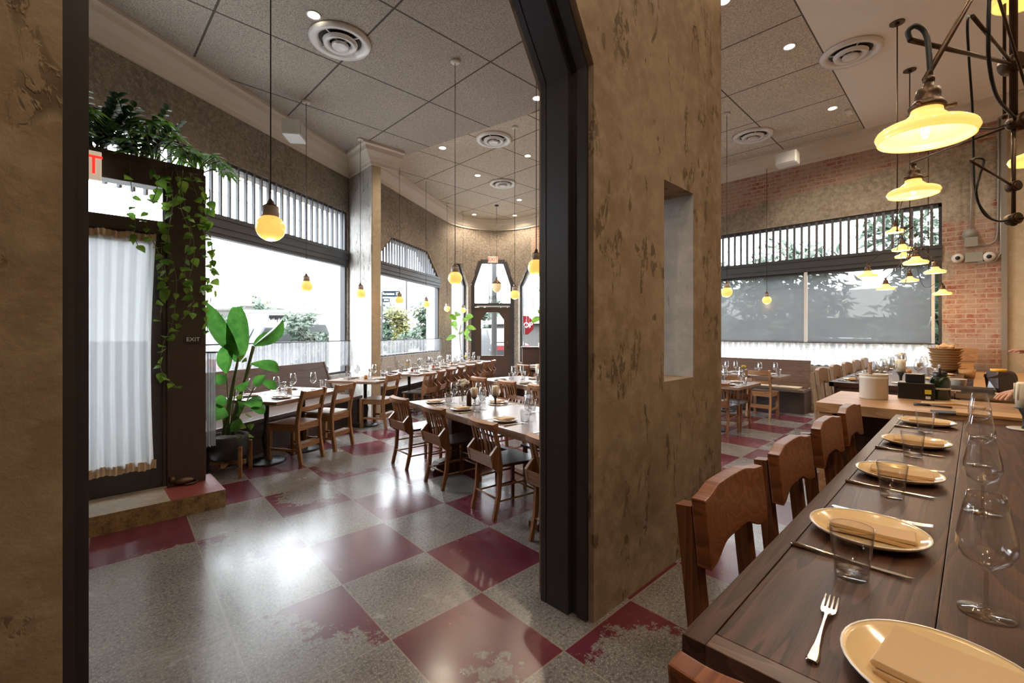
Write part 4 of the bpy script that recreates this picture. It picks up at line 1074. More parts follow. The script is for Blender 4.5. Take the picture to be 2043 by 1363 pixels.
# communal tables
def kit_communal(l,w,z=.725,name='communal'):
    t=MB(); t.box(-w/2,w/2,-l/2,l/2,z-.005,z); e=MB(); e.box(-w/2,w/2,-l/2,l/2,z-.06,z-.005)
    k=[('tabletop',t.mesh(name+'_top',M['tbl_top'],0),[]),('tabletop_edge',e.mesh(name+'_edge',M['tbl_edge'],.004),[])]
    for sg in (-1,1):
        y=sg*(l/2-.42)
        p=MB(); p.box(-.17,.17,y-.045,y+.045,.10,z-.12); p.box(-.36,.36,y-.05,y+.05,z-.12,z-.06)
        k.append(('trestle',p.mesh(name+'_trestle',M['stool_edge'],.004),[]))
        f=MB(); q=[(-.40,0),(.40,0),(.40,.05),(.33,.125),(.22,.14),(-.22,.14),(-.33,.125),(-.40,.05)]
        f.prism(q,y-.06,y+.06,M=Matrix(((1,0,0,0),(0,0,1,0),(0,1,0,0),(0,0,0,1)))); k.append(('sled_foot',f.mesh(name+'_foot',M['stool_edge'],.006),[]))
    b=MB(); b.box(-.03,.03,-l/2+.46,l/2-.46,.30,.38); k.append(('tie_beam',b.mesh(name+'_beam',M['stool_edge'],.003),[]))
    return k
K_c1=kit_communal(2.50,.92); K_c2=kit_communal(2.2,.92,name='communal_short')
class Loc:
    def __init__(s,c,a): s.c=Vector(c); s.a=a
    def w(s,x,y): return (s.c.x+x*cos(s.a)-y*sin(s.a), s.c.y+x*sin(s.a)+y*cos(s.a))
CT=[Loc((3.00,3.13),radians(-6.3)),Loc((5.17,4.62),radians(-4)),Loc((7.72,6.30),radians(-3))]
cn=['communal table closest to the archway','middle communal table','communal table closest to the street entrance']
for L_,nm,kk in zip(CT,cn,(K_c1,K_c2,K_c2)):
    place('communal_table',kk,(L_.c.x,L_.c.y,0),L_.a,'dark oak '+nm+', on trestle feet','table','communal tables')
chn=0
def cchair(L_,x,y,face,label,da=0):
    wx,wy=L_.w(x,y); place('dining_chair',K_chp,(wx,wy,0),L_.a+face+da,label,'chair','chapel chairs at the communal tables',scale=CS)
for y,lb,da in ((1.31,'back to the archway, window end of the closest communal table',.05),(.50,'back to the archway, second from the window end, closest communal table',.02),(-.36,'back to the archway, third from the window end, closest communal table',-.03),(-1.13,'partly hidden by the archway lining, closest communal table',0)):
    cchair(CT[0],-.30,y,0,'oak chapel chair '+lb,da)
for y,lb in ((.52,'on the far side of the closest communal table, window half'),(-.28,'on the far side of the closest communal table, middle'),(-1.0,'on the far side of the closest communal table, niche end')):
    cchair(CT[0],.30,y,pi,'oak chapel chair '+lb)
for y,lb in ((.93,'at the window end'),(.22,'in the middle of the archway side'),(-.46,'third along the archway side')):
    cchair(CT[1],-.31,y,0,'oak chapel chair '+lb+' of the middle communal table')
for y,lb in ((.6,'window half'),(-.2,'niche half')): cchair(CT[1],.31,y,pi,'oak chapel chair on the far side of the middle communal table, '+lb)
for y,lb in ((.72,'window end'),(.05,'middle'),(-.62,'niche end')): cchair(CT[2],-.31,y,0,'oak chapel chair at the communal table by the entrance, archway side, '+lb)
# tables in the right-hand bay
K_r=kit_bistro(.92,1.15,(0,),.73,name='bay_square'); K_r2=kit_bistro(.70,2.1,(0,),.73,name='bench_table')
place('bistro_table',K_r,(7.06,2.86,0),0,'pale topped table just past the niche wall edge, laid for two','table','tables by the window bench')
place('bistro_table',K_r2,(8.97,3.38,0),0,'long table in front of the walnut window bench','table','tables by the window bench')
place('dining_chair',K_chp,(6.92,2.64,0),0,'chapel chair on the archway side of the table past the niche wall','chair',scale=CS)
place('dining_chair',K_chp,(7.40,2.64,0),pi,'chapel chair on the window side of the table past the niche wall','chair',scale=CS)
place('dining_chair',K_lad,(8.84,2.66,0),0,'oak ladder-back chair at the end of the window bench table','chair')
place('dining_chair',K_lad,(8.84,3.5,0),0,'oak ladder-back chair second along the window bench table','chair')
# settings on the left tables
def suv(u,v): return UV(u,v)
tl='long table behind the potted plant'
for u,v,a,st in ((-3.33,1.42,aN,'nearest the plant, room side'),(-2.70,1.42,aN,'pier end, room side'),(-3.30,.94,aN+pi,'nearest the plant, bench side'),(-2.66,.94,aN+pi,'pier end, bench side')):
    x,y=suv(u,v); setting(x,y,.75,a,tl,st,glassdx=(.02,0))
x,y=suv(-2.98,1.18); place('flower_vase',K_fr,(x-.05,y+.06,.7503),0,'bud vase with a dark flower on the long table behind the plant','vase'); place('votive_holder',K_vot,(x+.02,y-.06,.7503),0,'small amber votive on the long table behind the plant','candle holder')
tl='small pier table'
for u,v,a,st in ((-1.19,1.38,aN,'room side'),(-1.15,.86,aN+pi,'wall side')):
    x,y=suv(u,v); setting(x,y,.75,a,tl,st)
x,y=suv(-1.12,1.14); place('flower_vase',K_fw,(x,y,.7503),0,'bud vase with small white flowers on the small pier table','vase'); place('votive_holder',K_vot,(x-.08,y-.05,.7503),0,'amber votive on the small pier table','candle holder')
for i,u in enumerate(far_u):
    tl=far_names[i]
    for du,v,a,st in ((-.20,1.40,aN,'pier end, room side'),(.22,1.40,aN,'entrance end, room side'),(-.20,.95,aN+pi,'pier end, bench side'),(.22,.95,aN+pi,'entrance end, bench side')):
        x,y=suv(u+du,v); setting(x,y,.745,a,tl,st,cut=(i<1))
    x,y=suv(u,1.17); place('flower_vase',[K_fy,K_fr,K_fw,K_fy][i],(x,y+.05,.7453),0,['bud vase with yellow flowers on the ','bud vase with dark flowers on the ','bud vase with white flowers on the ','bud vase with yellow flowers on the '][i]+tl,'vase')
    place('votive_holder',K_votr if i<2 else K_vot,(x+.06,y-.04,.7453),0,('red' if i<2 else 'amber')+' votive on the '+tl,'candle holder')
# communal table settings
def cset(i,ys,tl,full=True):
    L_=CT[i]
    for y,st in ys[0]: 
        x_,y_=L_.w(-.27,y); setting(x_,y_,.725,L_.a,tl,'archway side, '+st,cut=full,nap=K_nap_f if i==0 else None)
    for y,st in ys[1]:
        x_,y_=L_.w(.27,y); setting(x_,y_,.725,L_.a+pi,tl,'far side, '+st,cut=full,nap=K_nap_f if i==0 else None)
cset(0,([(.98,'window end'),(.42,'second place'),(-.30,'third place'),(-.98,'niche end')],[(.55,'window half'),(-.30,'middle'),(-.95,'niche end')]),'closest communal table')
cset(1,([(.72,'window end'),(.1,'middle'),(-.55,'niche end')],[(.5,'window half'),(-.3,'niche half')]),'middle communal table',False)
cset(2,([(.7,'window end'),(0,'middle')],[(.6,'window half'),(-.1,'niche half')]),'communal table by the entrance',False)
x,y=CT[0].w(.02,.52)
for i,(dx,dy,h,kk,lb) in enumerate(((0,.10,0,K_cand,'tall dripped candle'),(.16,-.06,0,K_candb,'short dripped candle'))):
    place('pillar_candle',kk,(x+dx,y+dy,.7255),0,lb+' on the communal table closest to the archway','candle','candles on the closest communal table',scale=(.9,.9,.8))
bt=MB(); bt.lathe([(.0001,0),(.026,0),(.027,.12),(.024,.14),(.012,.155),(.012,.17),(.0001,.172)],n=16)
K_bt=k1(bt,'sauce_bottle',M['stool_edge']); place('sauce_bottle',K_bt,(x-.12,y+.04,.7253),0,'brown bottle among the candles on the closest communal table','bottle')
fl=MB(); rr=random.Random(4)
for i in range(14): fl.ball((rr.uniform(-.05,.05),rr.uniform(-.05,.05),.20+rr.uniform(0,.05)),rr.uniform(.014,.024),8,6)
stg=MB(); 
for i in range(6): stg.tube([(0,0,.02),(rr.uniform(-.02,.02),rr.uniform(-.02,.02),.12),(rr.uniform(-.04,.04),rr.uniform(-.04,.04),.20)],.0016,5)
vs=MB(); vs.lathe([(.0001,.002),(.035,0),(.04,.05),(.03,.12),(.034,.14),(.031,.14),(.027,.12),(.0001,.006)],n=18)
K_big=[('vase',vs.mesh('round_vase',M['glass_thick']),[]),('stems',stg.mesh('bouquet_stems',M['stem']),[]),('flowers',fl.mesh('bouquet_heads',M['flower_w']),[])]
place('flower_vase',K_big,(x-.05,y+.24,.7253),0,'vase of white flowers on the communal table closest to the archway','vase')
x,y=CT[1].w(.02,.15)
place('pillar_candle',K_candb,(x,y,.7255),0,'dripped candle on a black stand on the middle communal table','candle',scale=(.9,.9,1.1)); place('pillar_candle',K_cand,(x+.10,y-.2,.7255),0,'lower dripped candle on the middle communal table','candle',scale=(.9,.9,.75))
x,y=CT[2].w(0,.2); place('flower_vase',K_big,(x,y,.7253),0,'vase of white flowers on the communal table by the entrance','vase')
mn=MB(); mn.box(-.11,.11,-.15,.15,0,.012)
K_menu=k1(mn,'menu_tray',M['black'],.003); x,y=CT[0].w(-.18,-.95)
# right bay settings
for (x,y,a,st) in ((6.84,2.52,0,'archway side, open end'),(7.30,2.55,pi,'window side, open end'),(6.84,3.1,0,'archway side, niche end')): setting(x,y,.73,a,'table past the niche wall',st)
for (x,y,a,st) in ((8.84,2.62,0,'room side, open end'),(9.12,2.62,pi,'bench side, open end'),(9.12,3.2,pi,'bench side, second place'),(8.84,3.3,0,'room side, second place'),(9.12,3.8,pi,'bench side, third place')): setting(x,y,.73,a,'window bench table',st,cut=False)
place('flower_vase',K_fy,(8.97,3.02,.7303),0,'bud vase with yellow flowers on the window bench table','vase'); place('votive_holder',K_votr,(8.97,2.88,.7303),0,'red votive on the window bench table','candle holder')
# host stand and shelf by the entrance
hs=empty('host_stand',(*PX(1054,748,.0)[:2],0)); 
def host():
    p=cam2w(.53,13.0); o=empty('host_stand',(p[0],p[1],0),radians(-42))
    MB().box(-.24,.24,-.2,.2,0,1.05).build('cabinet',M['hostess'],o,.006); MB().box(-.27,.27,-.23,.23,1.05,1.085).build('slanted_top',M['hostess'],o,.004)
    tag(o,'dark wooden host stand to the side of the entrance','host stand')
    p=cam2w(.98,12.75); o=empty('display_shelf',(p[0],p[1],0),radians(-42))
    b=MB(); b.box(-.2,.2,.16,.18,0,1.06); b.box(-.2,-.18,-.18,.16,0,1.06); b.box(.18,.2,-.18,.16,0,1.06); b.build('case',M['hostess'],o)
    MB().box(-.22,.22,-.2,.2,1.06,1.20).build('top',M['shelf_paint'],o)
    for z in (.35,.62,.88): MB().box(-.18,.18,-.17,.16,z,z+.02).build('shelf',M['tbl_edge'],o)
    tag(o,'low open display shelf with a pale top beside the host stand','shelf')
    rr=random.Random(5)
    return (p[0],p[1])
bpy.data.objects.remove(hs)
HSP=host()
for i,c in enumerate((M['red'],M['flower_w'],M['votive_red'],M['amber'])):
    pc=MB(); pc.lathe([(.0001,0),(.05,0),(.055,.10),(.035,.14),(.0001,.145)],n=14); o=pc.build('jar',c); 
    x=HSP[0]+cos(radians(-42))*(-.13+.085*i); y=HSP[1]+sin(radians(-42))*(-.13+.085*i); o.scale=(.7,.7,.8); o.location=(x,y,1.2003); tag(o,['bright red jar','white jar','dark red jar','amber jar'][i]+' on the display shelf by the entrance','jar')
# ================================================================ ceiling fixtures
def kit_pendant(drop):
    c=MB(); c.lathe([(.0001,0),(.055,0),(.055,-.022),(.048,-.028),(.0001,-.028)],n=24)
    w=MB(); w.cyl((0,0,-.02),(0,0,-drop+.15),.004,n=8)
    h=MB(); h.lathe([(.004,-drop+.185),(.012,-drop+.175),(.022,-drop+.150),(.044,-drop+.135),(.044,-drop+.13),(.0001,-drop+.13)],n=24)
    s=MB(); s.lathe([(.0001,-drop+.132),(.046,-drop+.132),(.046,-drop+.105),(.049,-drop+.10),(.049,-drop+.072),(.044,-drop+.066),(.0001,-drop+.066)],n=24)
    g=MB(); g.ball((0,0,-drop),.085,28,18,sz=.97)
    return [('ceiling_canopy',c.mesh('pendant_canopy',M['canopy_white']),[]),('cord',w.mesh('pendant_cord',M['cable']),[]),('cap',h.mesh('pendant_cap',M['bronze']),[]),('socket',s.mesh('pendant_socket',M['lampcap']),[]),('globe',g.mesh('pendant_globe',M['globe']),[])]
pend=[(540,455,'L','globe pendant closest to the archway, large against the window header'),(611,571,'L','globe pendant in front of the bay window glass'),(719,586,'L','globe pendant hanging before the concrete pier'),
(797,599,'F','globe pendant just past the pier, over the first banquette table'),(850,607,'F','second globe pendant past the pier along the banquette'),(892,616,'F','third globe pendant past the pier along the banquette'),(924,619,'F','globe pendant beside the slim window by the entrance'),
(908,555,'L','globe pendant over the communal table closest to the archway'),(1027,588,'F','globe pendant over the middle communal table'),(1070,533,'F','globe pendant half touching the archway lining'),
(1450,583,'F','globe pendant just past the niche wall'),(1530,599,'F','globe pendant over the window bench table')]
kc={}
for px,py,zn,lb in pend:
    zc=ZL if zn=='L' else ZC; q=PX(px,py,2.15)
    if zn not in kc: kc[zn]=kit_pendant(zc-2.15)
    place('globe_pendant',kc[zn],(q[0],q[1],zc),0,lb,'pendant lamp','warm globe pendants')
# entrance lantern
q=cam2w(-.034*12.6,12.6); z0=H+(663-575)*12.6/900; drop=ZC-z0
o=empty('entrance_lantern',(q[0],q[1],ZC))
a=MB(); a.lathe([(.0001,0),(.06,0),(.05,-.03),(.0001,-.03)],n=18); a.build('ceiling_canopy',M['black'],o)
a=MB(); a.cyl((0,0,-.02),(0,0,-drop+.30),.005,n=8); a.build('chain',M['black'],o)
a=MB(); a.lathe([(.004,-drop+.34),(.02,-drop+.30),(.03,-drop+.24),(.07,-drop+.20),(.13,-drop+.14),(.135,-drop+.12),(.0001,-drop+.12)],n=20); a.build('roof',M['bronze'],o)
a=MB(); a.lathe([(.13,-drop+.12),(.135,-drop+.04),(.11,-drop-.06),(.05,-drop-.12),(.0001,-drop-.13)],n=20); a.build('glass_body',M['lantern'],o)
tag(o,'small glass lantern on a thin rod before the street entrance','lantern')
def kit_vent(r):
    k=[]
    a=MB(); a.lathe([(r*.80,-.002),(r,-.002),(r*1.0,-.02),(r*.93,-.05),(r*.74,-.035),(r*.68,.0)],n=48); k.append(('outer_ring',a.mesh('vent_ring',M['vent']),[]))
    a=MB(); a.lathe([(.0001,-.001),(r*.80,-.001)],n=40); k.append(('duct',a.mesh('vent_duct',M['vent_dark']),[]))
    a=MB(); a.lathe([(r*.56,-.03),(r*.52,-.07),(r*.36,-.055),(r*.34,-.02)],n=40); k.append(('inner_ring',a.mesh('vent_inner',M['vent']),[]))
    a=MB(); a.lathe([(.0001,-.075),(r*.18,-.075),(r*.26,-.085),(r*.28,-.06),(r*.16,-.03)],n=32); k.append(('centre_cone',a.mesh('vent_cone',M['vent']),[]))
    a=MB()
    for j in range(4): a.bar((.02*cos(j*pi/2),.02*sin(j*pi/2),-.03),(r*.8*cos(j*pi/2),r*.8*sin(j*pi/2),-.02),.01,.012)
    k.append(('spokes',a.mesh('vent_spokes',M['vent']),[])); return k
K_v=kit_vent(.33)
for px,py,zc,lb in ((679,84,ZL,'round ceiling vent closest to the archway'),(985,279,ZC,'round ceiling vent beyond the lowered ceiling edge'),(1003,367,ZC,'round ceiling vent closest to the street entrance'),(1502,272,ZC,'round ceiling vent before the brick wall'),(1697,105,ZC,'round ceiling vent straddling the smooth ceiling edge')):
    q=PX(px,py,zc-.02); place('ceiling_vent',K_v,(q[0],q[1],zc-(.012 if px==1697 else 0)),.5,lb,'air vent','round ceiling vents')
a=MB(); a.lathe([(.058,-.001),(.075,-.001),(.075,-.006),(.058,-.004)],n=28); b=MB(); b.lathe([(.0001,-.003),(.058,-.003)],n=28)
K_dl=[('trim_ring',a.mesh('downlight_ring',M['canopy_white']),[]),('lens',b.mesh('downlight_lens',M['downlight']),[])]
DL=[(626,30,ZL,'closest to the archway'),(883,295,ZL,'near the edge of the lowered ceiling'),(1072,196,ZL,'beside the archway lining'),(1053,311,ZC,'between two round vents'),(953,350,ZC,'left of the vent by the entrance'),(1036,399,ZC,'right of the vent by the entrance'),(946,428,ZC,'above the slim window beside the entrance'),(1027,430,ZC,'in front of the entrance cornice'),
(1444,2,ZC,'at the top of the niche wall edge'),(1575,93,ZC,'next to the smooth ceiling, closest to the niche wall'),(1661,216,ZC,'next to the smooth ceiling, closest to the brick wall')]
DLP=[]
for px,py,zc,lb in DL:
    q=PX(px,py,zc); DLP.append((q[0],q[1],zc)); place('downlight',K_dl,(q[0],q[1],zc),0,'small recessed downlight '+lb,'ceiling light','recessed downlights')
# white plates and speakers
for px,py,lb,sx in ((789,303,'white square ceiling plate by the pier cornice',.09),(786,325,'smaller white ceiling plate beside the pier cornice',.075)):
    q=PX(px,py,ZL); o=MB().box(-sx,sx,-sx,sx,-.012,-.001).build('ceiling_plate',M['white_plastic'],None,.003); o.location=(q[0],q[1],ZL); o.rotation_euler=(0,0,.3); tag(o,lb,'ceiling plate')
q=PX(1694,222,ZC); o=MB().box(-.10,.10,-.04,.04,-.03,-.001).build('smoke_detector',M['white_plastic'],None,.006); o.location=(q[0],q[1],ZC); tag(o,'white ceiling sensor by the smooth ceiling edge','sensor')
def speaker(loc,rz,lb):
    o=empty('wall_speaker',loc,rz); MB().box(-.17,.17,-.14,.10,-.11,.11).build('cabinet',M['white_plastic'],o,.02); MB().box(-.15,.15,-.146,-.141,-.09,.09).build('grille',M['stucco'],o,.004); MB().bar((0,.08,0),(0,.15,.06),.04,.03).build('bracket',M['white_plastic'],o); tag(o,lb,'speaker')
qq=PD(585,262,6.35); speaker(qq,LANG+.4,'white speaker box on the cornice above the bay window')
qq=PD(1573,320,8.15); speaker((qq[0]-.05,qq[1],qq[2]),-pi/2,'white speaker box on the cornice above the brick wall')
# ================================================================ chandeliers
def shade_kit():
    k=[]
    a=MB(); a.lathe([(.034,.088),(.037,.070),(.050,.058),(.060,.048),(.066,.044),(.098,.034),(.109,.026),(.113,.016),(.109,.008),(.105,.004),(.107,0),(.104,-.001),(.101,.006),(.104,.014),(.100,.022),(.064,.038),(.048,.05),(.032,.066),(.031,.086)],n=40)
    k.append(('shade',a.mesh('opal_shade',M['shade']),[]))
    b=MB(); b.ball((0,0,.030),.026,16,10,sz=1.1); 
    f=MB(); 
    for i in range(4): x=.008*cos(i*pi/2); y=.008*sin(i*pi/2); f.cyl((x,y,.012),(x,y,.046),.0016,n=6)
    k.append(('bulb',b.mesh('bulb_glass',M['glass']),[('filament',f.mesh('bulb_filament',M['bulb']))]))
    s=MB(); s.lathe([(.0001,.16),(.011,.16),(.013,.145),(.026,.138),(.029,.122),(.029,.108),(.036,.100),(.042,.090),(.040,.082),(.0001,.082)],n=24); s.ball((0,0,.165),.014,12,8)
    for i in range(3): a_=i*2.09+.5; s.cyl((.038*cos(a_),.038*sin(a_),.086),(.056*cos(a_),.056*sin(a_),.088),.003,n=6); s.ball((.058*cos(a_),.058*sin(a_),.088),.0055,8,6)
    k.append(('socket',s.mesh('bronze_socket',M['bronze']),[])); return k
K_sh=shade_kit()
def cat_rom(P,n=8):
    P=[Vector(p) for p in P]; P=[2*P[0]-P[1]]+P+[2*P[-1]-P[-2]]; out=[]
    for i in range(1,len(P)-2):
        for j in range(n):
            t=j/n; a,b,c,d=P[i-1],P[i],P[i+1],P[i+2]
            out.append(.5*((2*b)+(c-a)*t+(2*a-5*b+4*c-d)*t*t+(3*b-a-3*c+d)*t**3))
    out.append(P[-2]); return out
def knob(mb,c,r,ax=(0,0,1),l=1.2):
    c=Vector(c); a=Vector(ax).normalized(); mb.cyl(c-a*r*l*.6,c+a*r*l*.6,r,n=16); mb.cyl(c-a*r*l*.8,c+a*r*l*.8,r*.7,n=14)
def chandelier(name,label,root,rods,arms,lamps,cables,rr=.006,extra=None):
    o=empty(name,root); R0=Vector(root)
    L=lambda p: tuple(Vector(p)-R0)
    for (top,bot,r,cr) in rods:
        a=MB(); a.cyl(L(top),L(bot),r,n=12); rod=a.build('rod',M['bronze'],o)
        if cr:
            b=MB(); t=L(top); b.cyl((t[0],t[1],t[2]),(t[0],t[1],t[2]-.012),cr,n=24); b.cyl((t[0],t[1],t[2]-.012),(t[0],t[1],t[2]-.04),cr*.3,n=12); b.build('ceiling_plate',M['bronze'],rod)
        b=MB(); q=L(bot); b.ball((q[0],q[1],q[2]+.012),r*2.0,12,8); b.build('end_knob',M['bronze'],rod)
    for (p0,p1,r,kn) in arms:
        a=MB(); a.cyl(L(p0),L(p1),r,n=10); arm=a.build('arm',M['bronze'],o)
        if kn:
            b=MB(); knob(b,L(p0),kn,ax=(.7,.7,0)); b.build('joint',M['bronze'],arm)
    for (p,rx,rz) in lamps:
        for pn,me,subs in K_sh:
            c=bpy.data.objects.new('lamp_'+pn if pn!='bulb' else 'bulb',me); link(c); c.parent=o; c.location=L(p); c.rotation_euler=(rx,0,rz)
            for sn,sme in subs:
                d=bpy.data.objects.new(sn,sme); link(d); d.parent=c
    for pts,r in cables:
        a=MB(); a.tube([L(p) for p in cat_rom(pts)],r,8); a.build('cable',M['cable'],o)
    return tag(o,label,'chandelier')
Yp=1.9; HX=2022
pole=lambda y,dy=0,dx=0: PD(HX+dx,y,Yp+dy)
pb=PD(HX,450,Yp); pt=(pb[0],pb[1],ZC-.012)
p2=PD(2004,238,1.98); p2t=(p2[0],p2[1],ZC-.012)
hubA=PD(2020,128,Yp); hubB=PD(2036,243,Yp); hubC=PD(2022,372,Yp); hubD=PD(2022,437,Yp); hubTop=PD(2022,-150,Yp)
l1=PD(1845,278,1.275); l2=PD(1822,390,2.42)
def above(p,h): return (p[0],p[1],p[2]+h)
s1=above(l1,.165); s2=above(l2,.165)
e2=PD(1816,80,1.35); e3=PD(1940,32,1.5); e4=PD(1937,321,1.75)
lamps=[(l1,radians(3),.3),(l2,0,0),(PD(2072,322,2.35),0,0),(PD(2050,-4,1.9),0,0)]
thin=PD(HX,250,Yp)
chandelier('chandelier','bronze multi-arm chandelier with warm glass shades over the dark counter table',pt,
  [(pt,(pb[0],pb[1],hubB[2]-.02),.0135,.06),(p2t,p2,.006,.04),(above(pb,.42),pb,.0075,0)],
  [(hubTop,PD(1846,158,1.29),.008,0),(hubA,e2,.0075,.038),(hubA,e3,.006,0),(hubB,PD(1818,325,2.42),.0055,.036),(hubC,e4,.0045,.022),(hubD,PD(2080,432,1.8),.0045,.024),(PD(1975,-60,1.7),PD(2070,250,1.95),.005,0)],
  lamps,
  [([e2,PD(1812,62,1.35),PD(1828,52,1.34),PD(1848,70,1.33),PD(1855,130,1.31),PD(1856,180,1.30),PD(1868,210,1.29)],.0072),
   ([PD(1974,-40,1.6),PD(1972,60,1.6),PD(1974,130,1.65),PD(1990,195,1.75),PD(2026,236,1.88)],.0062),
   ([e3,PD(1932,34,1.55),PD(1930,60,1.6),PD(1934,130,1.7),PD(1940,215,1.8),PD(1942,300,1.85),PD(1945,380,1.85),PD(1958,415,1.85),PD(1985,440,1.88),hubD],.0040),
   ([e4,PD(1945,316,1.8),PD(1963,320,1.8),PD(1955,350,1.8),PD(1948,385,1.8),PD(1962,425,1.85),PD(1990,441,1.88),hubD],.0040),
   ([PD(1944,256,1.8),PD(1985,256,1.85),PD(2018,245,1.9)],.004)])
# far chandelier
rt=[(PX(1790,43,ZC),5.15),(PX(1815,138,ZC),6.09),(PX(1852,218,ZC),7.2)]
def onrod(i,z): return (rt[i][0][0],rt[i][0][1],z)
def zr(py,Y): return H-(py-HY)*Y/F
rods=[((*rt[0][0][:2],ZC-.012),onrod(0,2.30+.35),.0065,.07),((*rt[1][0][:2],ZC-.012),onrod(1,2.50),.0065,.07),((*rt[2][0][:2],ZC-.012),onrod(2,2.45),.0065,.06)]
LF=[(1786,464,6.6),(1800,500,6.0),(1803,514,7.1),(1827,527,5.0),(1731,553,5.9),(1767,578,6.7),(1815,562,7.0),(1866,545,6.0),(1880,588,6.9)]
lam=[];arms=[];cab=[]
J=[(1808,380,5.4),(1806,455,5.6),(1822,497,5.8),(1827,470,5.3),(1818,455,5.9),(1826,500,6.2),(1822,527,6.4),(1840,497,6.2),(1848,525,6.5)]
for (px,py,Y),(jx,jy,jY) in zip(LF,J):
    p=PD(px,py,Y); lam.append((p,0,0)); top=above(p,.168)
    j=PD(jx,jy,jY); arms.append((j,top,.0045,.016))
    ext=Vector(j)+(Vector(j)-Vector(top)).normalized()*.35; arms.append((j,tuple(ext),.0035,0))
    m_=(Vector(top)+ext)/2+Vector((.06,.08,-.25)); cab.append(([tuple(ext),tuple(ext+Vector((.05,.05,.03))),tuple(m_),tuple(Vector(top)+Vector((.03,.03,.05))),top],.0028))
chandelier('chandelier','large cluster chandelier of nine glass shades before the brick wall window',(*rt[1][0][:2],ZC-.012),rods,arms,lam,cab)
# ================================================================ things on the pizza counter
def on(px,py,z=ZB): return (*PX(px,py,z)[:2],z+.0005)
a=MB(); a.lathe([(.0001,0),(.092,0),(.096,.006),(.096,.165),(.100,.17),(.100,.178),(.096,.182),(.096,.196),(.101,.20),(.100,.206),(.090,.206),(.088,.19),(.088,.02),(.0001,.018)],n=40)
b=MB(); b.cyl((.02,.02,.05),(.045,.03,.30),.011,.015,n=10)
q=on(1743,795); o=empty('utensil_crock',q); a.build('crock',M['stone'],o); tag(o,'pale stoneware crock standing on the pizza counter','crock')
w_=b.build('wooden_spoon',M['tbl_edge']); w_.location=(q[0],q[1],q[2]); tag(w_,'wooden handle sticking out of the stoneware crock','utensil')
q=on(1829,795); o=empty('receipt_printer',q,.0); MB().box(-.09,.09,-.115,.115,0,.135).build('case',M['black_plastic'],o,.008); MB().box(-.094,-.09,-.095,-.055,.05,.085).build('yellow_sticker',M['yellow_sticker'],o); MB().box(-.094,-.09,-.09,-.06,.01,.032).build('white_sticker',M['white_plastic'],o)
tag(o,'black printer box with a yellow sticker on the pizza counter','printer')
a=MB().box(-.05,.05,-.06,.06,0,.07); o=a.build('card_reader',M['black_plastic'],None,.008); o.location=(q[0],q[1]+.01,q[2]+.1355); tag(o,'small black card reader on top of the black printer box','card reader')
q=on(1875,797); o=empty('water_flask',q); a=MB(); a.lathe([(.0001,0),(.062,0),(.066,.01),(.066,.15),(.056,.18),(.04,.195),(.0001,.197)],n=28); a.build('body',M['green_glass'],o)
a=MB(); a.lathe([(.045,.193),(.046,.225),(.03,.232),(.0001,.232)],n=20); a.tube([(-.05,0,.20),(-.04,0,.25),(0,0,.262),(.045,0,.245),(.06,0,.195)],.008,8); a.build('cap',M['black_plastic'],o); a=MB(); a.lathe([(.0667,.085),(.0667,.10)],n=28); a.build('label_band',M['stone'],o)
tag(o,'dark green bottle flask with a black carry cap on the pizza counter','bottle')
q=on(1912,775); o=empty('deli_container',q); a=MB(); a.lathe([(.0001,0),(.050,0),(.062,.09),(.064,.092),(.060,.092),(.0001,.088)],n=24); a.build('tub',M['stone'],o); tag(o,'grey plastic tub beside the green flask','tub')
q=on(1895,790); o=MB().box(-.05,.05,-.07,.07,0,.05).build('wooden_box',M['tbl_edge'],None,.004); o.location=q; tag(o,'small wooden box beside the green flask','box')
for (x0,y0,lb,sx,sy) in ((1925,782,'shallow steel pan holding tools on the pizza counter',.10,.19),(1995,800,'long steel tray below the hands on the pizza counter',.08,.26)):
    q=on(x0,y0); o=MB(); o.box(-sx,sx,-sy,sy,0,.004)
    for a_ in ((-sx,-sx+.004,-sy,sy),(sx-.004,sx,-sy,sy),(-sx,sx,-sy,-sy+.004),(-sx,sx,sy-.004,sy)): o.box(*a_,0,.045)
    o=o.build('steel_pan',M['pan'],None); o.location=q; tag(o,lb,'pan')
q=on(1905,826); o=MB().box(-.06,.06,-.11,.11,0,.012).build('folded_cloth',M['shirt'],None,.004); o.location=q; o.rotation_euler=(0,0,.4); tag(o,'dark folded cloth at the front of the pizza counter','cloth')
q=on(1900,812); a=MB(); a.tube(cat_rom([(-.02,-.17,.012),(.02,-.06,.02),(-.01,.05,.02),(.015,.17,.01)]),[.010]*25,8); o=a.build('scrunched_cloth',M['cloth']); o.location=q; tag(o,'scrunched tan cloth on the pizza counter','cloth')
q=on(1855,812); a=MB(); a.tube([(0,0,.012),(.0,.09,.012)],.010,8); a.tube([(0,-.12,.008),(0,0,.010)],.006,8); o=a.build('dough_scraper',M['black_plastic']); o.location=q; tag(o,'black handled tool lying on the pizza counter','tool')
# cutting boards
for (px,py,lb) in ((1985,832,'pale cutting board near the dripping candle'),): 
    q=on(px,py); o=MB().box(-.10,.10,-.18,.18,0,.02).build('cutting_board',M['bamboo'],None,.004); o.location=q; tag(o,lb,'board')
